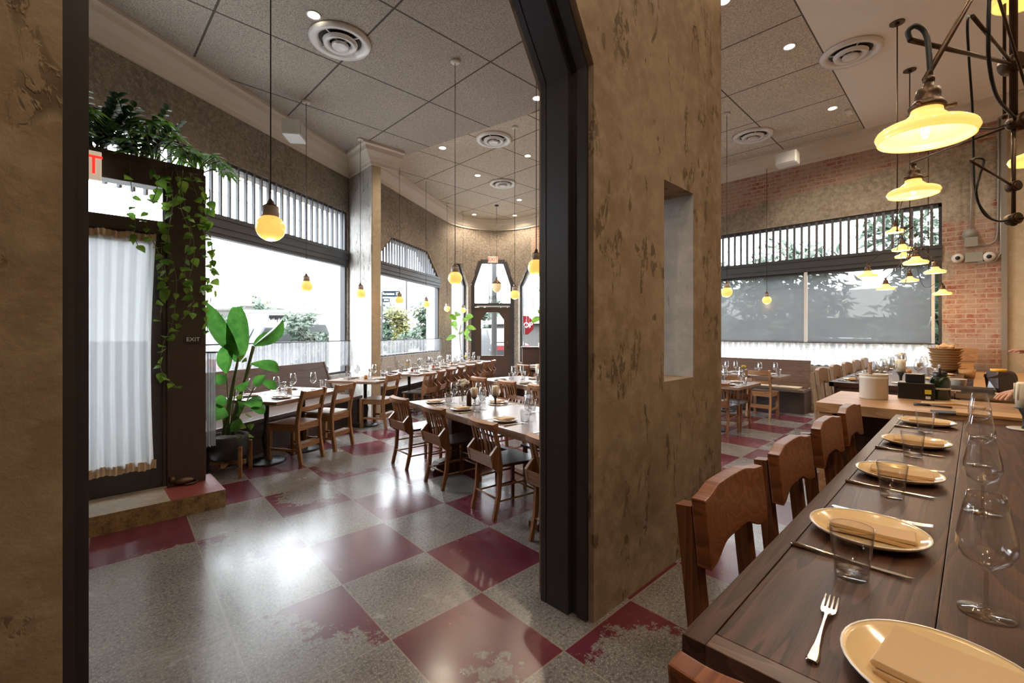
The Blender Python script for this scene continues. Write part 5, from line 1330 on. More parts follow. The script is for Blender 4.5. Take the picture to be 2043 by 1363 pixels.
# jug of brown liquid
q=on(2001,782,ZB); q=PX(2000,783,ZB); o=empty('jug',(q[0],q[1],ZB+.0005),radians(-44)); a=MB()
a.hexa([(-.10,-.06,0),(.12,-.06,0),(.12,.06,0),(-.10,.06,0),(-.10,-.055,.15),(.05,-.055,.19),(.05,.055,.19),(-.10,.055,.15)]); a.box(-.10,.03,-.055,.055,.15,.195); a.build('body',M['jug'],o,.015)
a=MB(); a.tube(cat_rom([(.04,0,.18),(.09,0,.175),(.12,0,.13),(.118,0,.06)]),.016,10); a.build('grip',M['jug'],o); a=MB(); a.cyl((-.035,0,.19),(-.035,0,.215),.055,n=24); a.build('cap',M['yellow_cap'],o)
tag(o,'plastic jug of brown liquid with a yellow cap on the pizza counter','jug')
# candles by the table
q=PX(2046,858,ZT); place('pillar_candle',candle_kit(.15,.042,.125,M['pot']),(q[0],q[1],ZT+.0005),0,'large dripping candle on a rough stand at the end of the counter table','candle')
for px,py,kk,lb in ((1798,733,K_cand,'tall dripped candle at the window end of the stools table'),(1797,765,K_candb,'pale pillar candle on the window counter table next to the crock')):
    q=PX(px,py,Z2); place('pillar_candle',kk,(q[0],q[1],Z2+.0005),0,lb,'candle')
q=PX(1852,712,Z2); place('pillar_candle',K_cand,(q[0],q[1],Z2+.0005),0,'small candle beside the branch vase','candle')
for px,py,lb in ((1813,747,'amber votive next to the pillar candle on the window counter table'),(1834,732,'second amber votive on the window counter table'),(1848,722,'amber votive closest to the branch vase')):
    q=PX(px,py,Z2); place('votive_holder',K_vot,(q[0],q[1],Z2+.0005),0,lb,'candle holder','amber votives on the window counter table')
# branch vase
q=PX(1838,722,Z2); o=empty('branch_vase',(q[0],q[1],Z2+.0005)); a=MB(); a.lathe([(.0001,0),(.07,0),(.10,.04),(.105,.14),(.09,.2),(.035,.24),(.028,.27),(.03,.29),(.022,.29),(.0001,.2)],n=28); a.build('vase',M['stone'],o)
a=MB(); rr=random.Random(9)
for dx_,dz_ in ((-.13,.55),(.16,.62)): a.tube([(0,0,.2),(dx_*.5,-dx_*.4,.2+dz_*.5),(dx_,-dx_*.8,.2+dz_)],[.012,.010,.011],8)
a.build('thick_branches',M['stool_edge'],o); a=MB()
for i in range(6):
    an=rr.uniform(-1,1); p=[(0,0,.25)]; x_=y_=0
    for j in range(5): x_+=-.05*cos(an)+rr.uniform(-.03,.03); y_+=.05*cos(an)+rr.uniform(-.03,.03); p.append((x_,y_,.25+.13*(j+1)))
    a.tube(cat_rom(p,4),.0022,5)
a.build('twigs',M['twig'],o); tag(o,'tall pale vase of bare branches in front of the window frame','vase')
# worktop behind with the basket stack
WK=empty('back_worktop',(8.2,-1.6,0)); ZW=.90
def WB(x0,x1,y0,y1,z0,z1,n,mt): return MB().box(x0-8.2,x1-8.2,y0+1.6,y1+1.6,z0,z1).build(n,mt,WK,.004)
WB(6.2,10.02,-3.2,.02,ZW-.06,ZW,'worktop',M['bamboo']); WB(9.56,10.02,.02,.62,ZW-.06,ZW,'worktop_end',M['bamboo']); WB(6.3,10.0,-3.1,-.02,0,ZW-.06,'cabinet',M['bench']); tag(WK,'pale wood worktop along the kitchen side below the brick wall','worktop')
WZ=ZW+.0005
q=PX(1886,742,Z2); bx_,by_=q[0],q[1]; WZ=Z2+.0015
bb=MB(); bb.lathe([(.0001,0),(.10,0),(.145,.045),(.15,.05),(.14,.05),(.095,.012),(.0001,.01)],n=28); K_bk=k1(bb,'woven_basket',M['wicker'])
for i in range(9):
    an=.12*sin(i*2.1); place('woven_basket',K_bk,(bx_+.012*sin(i*1.3),by_+.010*cos(i*2.2),WZ+.034*i),i*.7,['lowest basket of the woven stack','second basket up in the woven stack','third basket up in the woven stack','fourth basket up in the woven stack','fifth basket up in the woven stack','sixth basket up in the woven stack','seventh basket up in the woven stack','eighth basket up in the woven stack','topmost basket of the woven stack'][i]+' by the branch vase','basket','stacked woven baskets',scale=(1+.03*i,1+.03*i,1.05))
a=MB(); 
vs=[];n_=8
for i in range(n_+1):
    for j in range(n_+1):
        x_,y_=-.09+.18*i/n_,-.09+.18*j/n_; vs.append((x_,y_,.035*sin(i*.9)*cos(j*.7)+.05-2.5*(x_*x_+y_*y_)*.6))
a.add(vs,[(i*9+j,(i+1)*9+j,(i+1)*9+j+1,i*9+j+1) for i in range(8) for j in range(8)],True); o=a.build('draped_napkin',M['cloth']); o.location=(bx_,by_,WZ+.034*9-.0); md=o.modifiers.new('s','SOLIDIFY'); md.thickness=.004; tag(o,'tan cloth crumpled in the topmost woven basket','cloth')
for i in range(5):
    a=MB(); a.ball((0,0,.022),.05,14,8,sz=.42,sx=1.35); o=a.build('folded_mitt',M['wicker']); 
    q=PX(1904-i*1.5,742,Z2); o.location=(q[0]-.0,q[1],WZ+.040*i); o.rotation_euler=(0,0,.5+i*.4); tag(o,['lowest','second','third','fourth','topmost'][i]+' tan oven cloth in the small pile beside the basket stack','cloth','tan oven cloths beside the baskets')
WZ=ZW+.0005
o=empty('crate',(9.86,.15,WZ)); MB().box(-.1,.1,-.13,.13,0,.16).build('lower_block',M['bamboo'],o,.004); MB().box(-.12,.12,-.17,.17,.16,.36).build('upper_block',M['butcher'],o,.004); tag(o,'orange wooden crate stacked against the brick wall','crate')
q=PX(1930,752,ZW); o=MB(); o.lathe([(.0001,0),(.07,0),(.085,.11),(.08,.11),(.065,.01),(.0001,.008)],n=24); o=o.build('wooden_bowl',M['bamboo']); o.location=(q[0]-.2,q[1],WZ); tag(o,'pale wooden pot on the back worktop','pot')
# ================================================================ brick wall gear
def wallp(px,py,off=.0):
    r=(px-CX)/F; t=(CA-SA*r)/(SA+CA*r)*(SR-off); Y=SA*(SR-off)+CA*t; return (SR-off,t,H-(py-HY)*Y/F)
for px,py,lb in ((1911,516,'white dome camera closest to the window'),(1973,513,'white dome camera closest to the wall corner')):
    p=wallp(px,py); o=empty('dome_camera',p); a=MB(); a.ball((-.05,0,0),.075,20,12); a.build('housing',M['white_plastic'],o); a=MB(); a.ball((-.105,0,-.004),.034,14,10); a.build('lens',M['black_plastic'],o); tag(o,lb,'camera')
for px,py,sx,sz,lb in ((1943,514,.10,.075,'grey junction box between the dome cameras'),(1938,484,.075,.075,'grey junction box above the dome cameras')):
    p=wallp(px,py); o=MB().box(-.09,0,-sx,sx,-sz,sz).build('junction_box',M['box_grey'],None,.008); o.location=p; tag(o,lb,'electrical box')
p=wallp(1935,468); a=MB(); a.lathe([(.0001,0),(.09,0),(.09,.03),(.04,.09),(.0001,.1)],n=20); o=a.build('siren',M['box_grey']); o.location=p; o.rotation_euler=(0,-pi/2,0); tag(o,'round grey bell siren above the junction boxes','siren')
a=MB(); 
W_=lambda px,py: wallp(px,py,.03)
a.tube(cat_rom([W_(1992,235),W_(1992,330),W_(1991,430),W_(1988,475),W_(1975,487),W_(1955,489),W_(1947,489)],6),.012,8); o=a.build('conduit',M['conduit']); tag(o,'galvanised conduit curving down to the grey boxes','conduit')
a=MB(); a.tube([W_(1997,232),W_(1997,505),W_(1985,522),W_(1950,523)],.014,8); o=a.build('conduit',M['conduit']); tag(o,'straight galvanised conduit beside the wall corner','conduit')
a=MB(); a.tube([W_(1937,330),W_(1938,400),W_(1937,460)],.010,8); o=a.build('conduit',M['conduit']); tag(o,'thin dark conduit dropping to the bell siren','conduit')
struct('trim_corner_post', MB().box(SR-.06,SR-.001,-.33,-.27,0,ZC-.31), M['conduit'])
# ================================================================ plants
def leaf_mesh(mb,base,dirv,up,L,W,droop=.3,n=6,fold=.25,prof=None,curl=0):
    """one leaf: base point, direction, up normal"""
    d=Vector(dirv).normalized(); u=Vector(up); s=d.cross(u).normalized(); u=s.cross(d).normalized()
    prof=prof or [0,.55,.9,1,.85,.5,.02]
    n=len(prof)-1; vs=[]
    for i,w in enumerate(prof):
        a=i/n; c=Vector(base)+d*(L*a*(1-.12*droop*a))-Vector((0,0,1))*(droop*L*a*a*.6)+u*curl*sin(a*pi)*L
        hw=W*w/2
        vs+=[c-s*hw+u*hw*fold, c, c+s*hw+u*hw*fold]
    fs=[]
    for i in range(n):
        o=i*3; fs+=[(o,o+1,o+4,o+3),(o+1,o+2,o+5,o+4)]
    mb.add(vs,fs,True)
HEART=[.30,.80,1.0,1.02,.95,.82,.64,.42,.20,.02]
def heart(mb,p,d,sz,rr):
    leaf_mesh(mb,p,d,(rr.uniform(-.6,.1),rr.uniform(-.9,-.3),.6),sz,sz*.92,rr.uniform(.2,.6),prof=HEART,fold=.10)
# bird of paradise in a black pot on a wooden stand
pb_=PX(456,921,.30); PBx,PBy=PX(455,947,0)[:2]
o=empty('potted_plant',(PBx,PBy,0)); PO=Vector((PBx,PBy,0))
k_=.86
a=MB(); a.lathe([(.0001,.17),(.13,.17),(.165,.20),(.19,.30),(.195,.40),(.188,.42),(.178,.42),(.18,.39),(.0001,.38)],n=36); a.build('pot',M['pot'],o)
a=MB(); a.lathe([(.0001,.395),(.178,.392)],n=24); a.build('soil',M['soil'],o)
def toP(px,py,dY=0):  # point in local plant space
    Y0=(SA*PBx+CA*PBy)+dY; q=PD(px,py,Y0); return tuple(Vector(q)-PO)
stems=MB()
LV=[((447,850),(478,870),(474,730),(475,612),.0,.30,'big'),((440,860),(462,760),(440,690),(412,592),.05,.17,'fold'),((450,850),(480,770),(520,690),(566,635),-.05,.16,'fold2'),((446,850),(470,720),(500,690),(525,655),.1,.12,'sm')]
bl=MB()
def paddle(mb,p0,p1,W,side,bend,prof=None,twist=0,fold=.15):
    p0=Vector(p0);p1=Vector(p1); d=p1-p0; Ln=d.length; d.normalize(); sd=Vector(side); sd=(sd-d*sd.dot(d)).normalized(); u=sd.cross(d)
    prof=prof or [.12,.55,.85,.98,1.0,.95,.78,.45,.04]; n=len(prof)-1; vs=[]
    for i,w in enumerate(prof):
        a=i/n; c=p0+d*Ln*a+u*bend*sin(a*pi)*Ln; ss=(sd*cos(twist*a)+u*sin(twist*a)); uu=(u*cos(twist*a)-sd*sin(twist*a))
        hw=W*w/2; vs+=[c-ss*hw+uu*hw*fold,c-ss*hw*.5+uu*hw*fold*.4,c,c+ss*hw*.5+uu*hw*fold*.4,c+ss*hw+uu*hw*fold]
    fs=[]
    for i in range(n):
        for j in range(4): fs.append((i*5+j,i*5+j+1,i*5+5+j+1,i*5+5+j))
    mb.add(vs,fs,True)
cr=Vector((CA,-SA,0)) # camera right in room coordinates
def stem(px0,py0,px1,py1,w=.011,dY=0,mid=None):
    P=[toP(px0,py0)]+([toP(*mid,dY*.5)] if mid else [])+[toP(px1,py1,dY)]
    stems.tube(cat_rom(P,5),[w]*((len(P)-1)*5+1) if 0 else w,8)
paddle(bl,toP(474,722),toP(473,612),.245,cr,-.04,prof=[.25,.7,.92,1.0,1.0,.97,.9,.72,.4])
paddle(bl,toP(478,708,.05),toP(414,604,.12),.20,cr+Vector((0,0,.6)),-.03,fold=1.0)
paddle(bl,toP(452,745,.06),toP(462,680,.06),.17,cr,.05,fold=.7)
paddle(bl,toP(507,690,-.03),toP(565,636,-.1),.15,cr*.4+Vector((0,0,1)),.10,fold=.8)
paddle(bl,toP(505,688,.05),toP(549,662,.1),.11,cr*.3+Vector((0,0,1)),.05,fold=.8)
paddle(bl,toP(500,726,-.1),toP(556,742,-.15),.12,cr*.2+Vector((.3,-.6,.7)),.28,fold=.4)
paddle(bl,toP(508,770,-.1),toP(530,748,-.1),.10,cr+Vector((0,0,.3)),.1,fold=.5)
paddle(bl,toP(470,776,-.08),toP(497,760,-.12),.09,cr+Vector((0,0,.2)),.15,fold=.5)
for (x0,y0,x1,y1,w) in ((430,750,455,765,.10),(432,800,455,802,.12),(434,830,440,812,.14),(486,805,524,800,.11),(470,830,474,800,.13),(500,815,530,818,.09),(478,835,462,862,.10),(520,760,552,775,.08)):
    paddle(bl,toP(x0 if x0>440 else x0+22,y0,-.05),toP(x1 if x0>440 else x1-28,y1,-.1),w*1.15,cr*.3+Vector((0,.2,1)),.12,fold=.5)
for (a_,b_) in (((452,868),(474,722)),((446,868),(476,712)),((458,868),(452,745)),((462,868),(507,692)),((466,868),(505,690)),((455,868),(500,728)),((462,866),(508,772)),((458,866),(470,776)),((450,868),(486,805)),((443,868),(456,800)),((448,866),(440,800))):
    mx=(a_[0]*.55+b_[0]*.45, a_[1]*.5+b_[1]*.5); stem(*a_,*b_,w=.012 if b_[1]<730 else .006,mid=mx)
stems.build('stems',M['stem'],o); bl.build('leaves',M['leaf_bird'],o)
a=MB(); 
for i in range(9):
    rr=random.Random(i); x_,y_=rr.uniform(475,505),rr.uniform(690,880) 
    heart(a,toP(x_,y_,-.08),(rr.uniform(-1,1),rr.uniform(-1,1),rr.uniform(-.3,.4)),.07,rr)
a.build('small_leaves',M['leaf_pothos'],o)
tag(o,'bird of paradise plant in a round black pot by the bench','potted plant')
st_=empty('plant_stand',(PBx,PBy,0),radians(-30))
for sx,sy in ((.165,.165),(-.165,.165),(.165,-.165),(-.165,-.165)): MB().box(sx-.016,sx+.016,sy-.016,sy+.016,0,.32).build('leg',M['oak'],st_,.003)
MB().box(-.165,.165,-.014,.014,.11,.15).build('cross_rail',M['oak_x'],st_); MB().box(-.014,.014,-.165,.165,.11,.149).build('cross_rail',M['oak_x'],st_)
tag(st_,'four-legged oak stand holding the black plant pot','plant stand')
# hanging lace strip beside the post
a=MB(); q0=PD(412,703,4.35); q1=PD(432,703,4.35); n_=12; vs=[]
for z in (q0[2],q0[2]-.92):
    for i in range(n_+1):
        f_=i/n_; vs.append((q0[0]+(q1[0]-q0[0])*f_+.008*sin(i*2.0), q0[1]+(q1[1]-q0[1])*f_+.008*cos(i*2.0), z+(.02*abs(sin(i*.8)) if z<1 else 0)))
a.add(vs,[(i,i+1,n_+2+i,n_+1+i) for i in range(n_)]); o=a.build('lace_strip',M['lace']); b=MB(); b.cyl((q0[0]-.02,q0[1],q0[2]),(q1[0]+.01,q1[1],q1[2]),.007); b.build('rod',M['black'],o)
tag(o,'narrow white lace strip hanging beside the brown door post','curtain')
# planter on the vestibule: trough, trailing pothos, split-leaf and glossy plants
o=empty('planter_trough',(.2,VT+.12,2.93)); MB().box(-1.2,.66,-.08,.16,0,.02).build('trough_base',M['brown_paint'],o); MB().box(-1.2,.66,-.085,-.07,0,.06).build('trough_front',M['brown_paint'],o); tag(o,'brown planter trough on top of the curtained door frame','planter')
PZ=2.95
def plant(name,pos_,build,lab):
    o=empty(name,pos_); build(o); return tag(o,lab,'plant')
def philo(o,n=12,seed=1,R_=.4):
    rr=random.Random(seed); st=MB(); lv=MB()
    for i in range(n):
        an=rr.uniform(0,6.28); el=rr.uniform(.15,1.3); L_=rr.uniform(.22,R_); d=Vector((cos(an)*cos(el),sin(an)*cos(el),sin(el))); tip=d*L_
        st.tube([(0,0,0),tuple(tip*.5+Vector((0,0,.03))),tuple(tip)],.004,5)
        side=d.cross(Vector((0,0,1))).normalized(); fw=Vector((d.x,d.y,-.35)).normalized(); sz=rr.uniform(.13,.2)
        for j in range(9):   # fingers of a split leaf
            a_=-1.9+3.8*j/8; fd_=(fw*cos(a_)+side*sin(a_)); leaf_mesh(lv,tip,fd_,(0,0,1),sz*(1-.18*abs(a_)/1.9),.034,.35,prof=[.7,1,.8,.5,.05])
    st.build('stems',M['stem'],o); lv.build('leaves',M['leaf_phil'],o)
def zz(o,n=9,seed=2):
    rr=random.Random(seed); st=MB(); lv=MB()
    for i in range(n):
        an=rr.uniform(0,6.28); el=rr.uniform(.6,1.4); d=Vector((cos(an)*cos(el),sin(an)*cos(el),sin(el))); L_=rr.uniform(.35,.55)
        st.tube([(0,0,0),tuple(d*L_)],.006,6)
        side=d.cross(Vector((0,0,1))).normalized()
        for j in range(9):
            p=d*L_*(.25+.75*j/8)
            for s_ in (-1,1): leaf_mesh(lv,p,d*.5+side*s_,(0,0,1),.10,.045,.25,prof=[.3,.9,1,.7,.05])
    st.build('stems',M['stem'],o); lv.build('leaves',M['leaf_dark'],o)
plant('glossy_plant',(.12,VT+.14,PZ),lambda o:zz(o,18,2),'dark glossy upright plant in the planter over the curtained door')
plant('glossy_plant',(.40,VT+.12,PZ),lambda o:zz(o,11,5),'smaller dark glossy plant in the middle of the door planter')
plant('split_leaf_plant',(-.02,VT+.05,PZ+.02),lambda o:philo(o,18,1,.42),'split-leaf plant above the hanging EXIT sign')
plant('split_leaf_plant',(.50,VT+.10,PZ),lambda o:philo(o,18,3,.42),'split-leaf plant at the post end of the door planter')
plant('split_leaf_plant',(.80,VT+.06,PZ-.02),lambda o:philo(o,13,8,.34),'split-leaf plant spilling over the corner of the brown post')
# trailing vines as one pothos plant; strands given by points of the photograph on the post plane
def vines(o,strands,seed,size=.072,dens=.066):
    rr=random.Random(seed); st=MB(); lv=MB(); O=Vector(o.location)
    for pts in strands:
        P=[Vector(PD(px,py,Y))-O for px,py,Y in pts]; C=cat_rom(P,10); st.tube(C,.0028,5)
        acc=0
        for a_,b_ in zip(C[:-1],C[1:]):
            acc+=(b_-a_).length
            if acc>dens*rr.uniform(.6,1.3):
                acc=0; d=Vector((CA*rr.uniform(-1,1)-.3,-SA*rr.uniform(-1,1)-.3,rr.uniform(-.9,.25)))
                heart(lv,b_,d,size*rr.uniform(.65,1.25),rr)
    st.build('vine_stems',M['vine'],o); lv.build('leaves',M['leaf_pothos'],o)
o=empty('trailing_pothos',(.62,VT+.08,PZ)); Yv=3.86; Yf=4.0
vines(o,[[(330,330,Yv),(345,400,Yv),(335,480,Yv),(352,560,Yv),(345,640,Yv),(325,690,Yv),(322,740,Yv),(355,775,Yv)],
 [(350,335,Yv),(372,420,Yv),(388,500,Yv),(375,570,Yv),(385,600,Yv),(362,640,Yv),(350,672,Yv)],
 [(365,340,Yv),(360,410,Yv),(380,470,Yv),(368,540,Yv),(386,600,Yv),(384,630,Yv)],
 [(300,325,3.8),(315,360,3.75),(305,400,3.75),(290,440,3.75),(300,470,3.75),(330,540,3.78),(322,600,3.8)],
 [(258,320,3.75),(262,370,3.72),(270,430,3.72),(268,470,3.72),(275,490,3.74)],
 [(345,340,Yv),(330,420,Yv),(322,500,Yv),(326,580,Yv),(318,640,Yv)],
 [(380,345,Yf),(415,400,Yf),(420,470,Yf),(425,540,Yf),(420,600,Yf)],
 [(385,345,Yf),(418,380,Yf),(412,440,Yf),(424,500,Yf),(418,560,Yf),(438,590,Yf)],
 [(378,345,Yf),(400,420,Yf),(412,520,Yf),(409,600,Yf),(414,660,Yf)]],11)
tag(o,'trailing pothos hanging down the brown door post','plant')
# fiddle plant by the entrance and sprouting plant on the shelf
def treelet(name,base,H_,leaves,lab,seed,pot=True,lm='leaf_fig'):
    o=empty(name,base); rr=random.Random(seed); st=MB(); lv=MB()
    P=[(0,0,.25),(.02,.0,H_*.4),(-.03,.03,H_*.7),(.02,0,H_*.85)]; st.tube(cat_rom(P,5),.012,6)
    for i in range(leaves):
        an=i*2.4; z=H_*(.62+.38*i/leaves); tip=Vector((.14*cos(an),.14*sin(an),z+.05)); st.tube([(0,0,z-.06),tuple(tip)],.005,5)
        leaf_mesh(lv,tip,(cos(an),sin(an),rr.uniform(-.2,.8)),(rr.uniform(-1,-.2),rr.uniform(-1,-.2),.5),rr.uniform(.24,.32),.19,.35,prof=[.25,.7,.9,1,.95,.6,.08])
    st.build('trunk',M['twig'],o); lv.build('leaves',M[lm],o)
    if pot:
        p=MB(); p.lathe([(.0001,0),(.13,0),(.17,.28),(.15,.28),(.0001,.25)],n=24); p.build('pot',M['pot'],o)
    return tag(o,lab,'potted plant')
q=cam2w(-.113*12.9,12.9); treelet('potted_fig',(q[0],q[1],0),2.05,13,'slender fig tree in a pot by the slim window before the entrance',4)
treelet('shelf_plant',(HSP[0]+.02,HSP[1]+.05,1.2004),.95,6,'leggy green plant on the display shelf by the entrance',6,False)
# ================================================================ the cook's hands and arms
def limb(nodes,edges,name,mt,parent,lv=1):
    me=bpy.data.meshes.new(name); me.from_pydata([n[:3] for n in nodes],edges,[]); o=bpy.data.objects.new(name,me); link(o)
    sk=o.modifiers.new('skin','SKIN'); me.skin_vertices[0]
    for i,n in enumerate(nodes): me.skin_vertices[0].data[i].radius=(n[3],n[3] if len(n)<5 else n[4]); me.skin_vertices[0].data[i].use_root=(i==0)
    ss=o.modifiers.new('sub','SUBSURF'); ss.levels=lv; ss.render_levels=lv; me.materials.append(mt)
    if parent: o.parent=parent
    return o
body_c=(5.62,-.95)
h1=Vector(PD(2010,786,3.30)); h2=Vector(PD(2040,700,3.5))
def person():
    x,y=body_c; N=[];E=[]
    def n(p,r,link_=None,r2=None):
        N.append((p[0],p[1],p[2],r,r2 or r)); 
        if link_ is not None: E.append((link_,len(N)-1))
        return len(N)-1
    pel=n((x,y,.98),.15,None,.12); w_=n((x,y,1.12),.145,pel,.11); ch=n((x-.03,y,1.32),.165,w_,.12); nk=n((x-.04,y,1.45),.058,ch); hd0=n((x-.07,y,1.52),.07,nk); hd=n((x-.08,y,1.60),.092,hd0,.085); n((x-.08,y,1.69),.07,hd)
    for s_ in (-1,1):
        hp=n((x,y+s_*.10,.90),.095,pel); kn=n((x-.02,y+s_*.11,.50),.065,hp); an=n((x+.01,y+s_*.11,.08),.045,kn); n((x-.14,y+s_*.12,.04),.04,an)
    for s_,hv in ((1,h1),(-1,h2)):
        sh=n((x-.03,y+s_*.19,1.40),.062,ch); 
        el=Vector((x-.20,y+s_*.30+.08,1.17)) if s_==1 else Vector((x-.12,y+.18,1.20))
        tgt=hv; e_=n(tuple(el),.046,sh); 
        dirv=(tgt-el).normalized(); wr=n(tuple(tgt-dirv*.10),.028,e_)
        pa=n(tuple(tgt-dirv*.03),.032,wr,.018)
        sd=dirv.cross(Vector((0,0,1))).normalized(); 
        for j,(o_,l) in enumerate(((-.030,.060),(-.010,.072),(.010,.068),(.030,.052))):
            k0=n(tuple(tgt+sd*o_*.9+dirv*.012),.0105,pa); k1_=n(tuple(tgt+sd*o_*1.15+dirv*(.012+l*.5)+Vector((0,0,-.008))),.0088,k0); n(tuple(tgt+sd*o_*1.2+dirv*(.012+l)+Vector((0,0,-.030))),.0075,k1_)
        t0=n(tuple(tgt-dirv*.045+sd*.038),.011,pa); n(tuple(tgt-dirv*.005+sd*.062+Vector((0,0,-.015))),.0088,t0)
    return limb(N,E,'person',M['skin'],None,2)
P_=person(); tag(P_,'cook behind the pizza counter, only the working hands in view','person')
x,y=body_c
sh=limb([(x,y,.92,.165,.13),(x,y,1.12,.158,.122),(x-.03,y,1.34,.178,.132),(x-.04,y,1.44,.09),(x-.03,y+.19,1.40,.074),(x-.12,y+.25,1.28,.06),(x-.03,y-.19,1.40,.074),(x-.08,y-.02,1.30,.06)],[(0,1),(1,2),(2,3),(2,4),(4,5),(2,6)],'shirt',M['shirt'],P_,1)
hr=MB(); hr.ball((x-.055,y,1.645),.104,18,12,sz=1.0); hr.build('hair',M['hair'],P_)
tr=MB()
for s_ in (-1,1): tr.tube([(x,y+s_*.10,.95),(x-.02,y+s_*.11,.50),(x+.01,y+s_*.11,.07)],[.115,.085,.065],14)
tr.build('trousers',M['black'],P_)
fc=MB(); fc.ball((x-.168,y,1.585),.015,8,6,sz=1.4); fc.build('nose',M['skin'],P_)
for s_ in (-1,1):
    ey=MB(); ey.ball((x-.158,y+s_*.032,1.612),.011,10,8); ey.build('eye',M['dark_letter'],P_)
mo=MB(); mo.ball((x-.155,y,1.545),.02,10,6,sz=.3,sx=.5); mo.build('mouth',M['tail'],P_)
# ================================================================ the street outside
def ext(mb,name,mt,lab=None,cat=None,group=None,kind=None):
    o=mb.build(name,mt); return tag(o,lab,cat,group,kind)
gm=MB()
gm.box(-60,90,-60,110,-.30,-.16); ext(gm,'street',M['asphalt'],kind='structure')
# pavements hugging the corner outside
pv=MB()
p0,p1=UV(-20,-.36),UV(8.6,-.36); p2,p3=UV(8.6,-4.2),UV(-20,-4.2); pv.prism([p0,p1,p2,p3],-.17,-.03)
pv.prism([(SR+.36,13.0),(SR+.36,-12),(SR+4.5,-12),(SR+4.5,18),(9.2,18),(9.2,13.5)],-.17,-.031)
struct('pavement',pv,M['pavement'])
def WPD(px,py,Y): return Vector(PD(px,py,Y))
def bld(px0,px1,ytop,Y,mt,lab,depth=8,ybot=None,wins=0,name='building'):
    a=WPD(px0,ytop,Y); b=WPD(px1,ytop,Y); z1=a[2]; f=Vector((SA,CA,0)); o=empty(name,(a.x,a.y,-.16)); 
    d=Vector((b.x-a.x,b.y-a.y,0)); L=d.length; d.normalize(); ang=atan2(d.y,d.x); o.rotation_euler=(0,0,ang)
    MB().box(0,L,0,depth,0,z1+.16).build('walls',mt,o); MB().box(-.1,L+.1,-.1,depth,z1+.16,z1+.35).build('parapet',mt,o)
    for i in range(wins):
        w=L/wins; MB().box(w*(i+.25),w*(i+.7),-.06,.02,(z1+.16)*.35,(z1+.16)*.75).build('window',M['bldg_dark'],o)
    tag(o,lab,'building'); return o,L,z1,ang
o_,L_,z_,an_=bld(487,606,624,30,M['bldg'],'white thrift shop building across the street',10,wins=0)
x0=WPD(487,0,30); 
f0=WPD(537,630,29.9); f1=WPD(569,630,29.9); zt,zb=WPD(537,629,29.9)[2],WPD(537,652,29.9)[2]
sg=empty('shop_sign',((f0.x+f1.x)/2,(f0.y+f1.y)/2,(zt+zb)/2),atan2(f1.y-f0.y,f1.x-f0.x)); wS=(f1-f0).length
MB().box(-wS/2,wS/2,-.05,.03,-(zt-zb)/2,(zt-zb)/2).build('board',M['shop_board'],sg); t_=text('bridge thrift',.42,(0,-.06,0),(1,0,0),M['lettering'],sg,'sign_letters',.01); t_.scale=(wS*.92/max(.1,t_.dimensions.x),1,1)
tag(sg,'dark shop sign with white lettering on the white building across the street','sign')
bld(425,470,620,45,M['bldg_beige'],'beige house on the far hillside behind the bird of paradise',8,wins=2)
bld(480,512,612,66,M['bldg_beige'],'beige house behind the thrift shop',8,wins=2)
bld(764,800,672,31,M['bldg'],'low white wall building past the street sign',6)
bld(900,922,560,20,M['bldg'],'pale building seen through the slim window',2)
bld(1040,1072,560,40,M['bldg'],'tall pale building beyond the stop sign',8,wins=2)
# cars
def car(loc,ang,mt,lab,L=4.4,hh=1.45):
    o=empty('car',loc,ang); b=MB(); pr=[(-L/2,.30),(-L/2,.78),(-L*.42,.86),(-L*.33,.90),(-L*.20,hh),(L*.14,hh),(L*.28,.92),(L*.46,.80),(L/2,.62),(L/2,.30)]
    b.prism(pr,-.85,.85,M=Matrix(((1,0,0,0),(0,0,1,0),(0,1,0,0),(0,0,0,1)))); b.build('body',mt,o,.05)
    g=MB(); g.prism([(-L*.31,.92),(-L*.195,hh-.07),(L*.13,hh-.07),(L*.25,.92)],-.865,.865,M=Matrix(((1,0,0,0),(0,0,1,0),(0,1,0,0),(0,0,0,1)))); g.build('side_glass',M['car_glass'],o)
    g=MB(); g.hexa([(-L*.345,-.7,.92),(-L*.335,-.7,.92),(-L*.335,.7,.92),(-L*.345,.7,.92),(-L*.225,-.62,hh-.08),(-L*.205,-.62,hh-.08),(-L*.205,.62,hh-.08),(-L*.225,.62,hh-.08)]); g.build('rear_glass',M['car_glass'],o)
    for sx in (-1,1):
        for sy in (-.86,.86): w=MB(); w.cyl((sx*L*.31,sy-.1,.32),(sx*L*.31,sy+.1 if sy<0 else sy+.03,.32),.32,n=24); w.build('wheel',M['black'],o)
        t=MB().box(-L/2-.02,-L/2+.05,sx*.45,sx*.82,.62,.80) if sx>0 else MB().box(-L/2-.02,-L/2+.05,-.82,-.45,.62,.80); t.build('tail_light',M['tail'],o)
    return tag(o,lab,'car')
q=WPD(515,690,13); car((q.x,q.y,-.16),LANG+.15,M['car_silver'],'silver car passing behind the bird of paradise leaves')
q=WPD(592,690,18.5); car((q.x,q.y,-.16),LANG+.15,M['car_silver'],'light car stopped by the street bush outside the bay window',hh=1.6)
q=WPD(428,690,21.0); car((q.x,q.y,-.16),LANG+.1,M['car_dark'],'dark car with red tail lights next to the brown door post')
q=WPD(993,690,24); car((q.x,q.y,-.16),LANG+.6,M['car_dark'],'dark car parked outside the street entrance')
q=WPD(1665,705,13.2); car((q.x,q.y,-.16),pi/2,M['car_silver'],'silver car outside the roller blinds',L=4.8,hh=1.5)
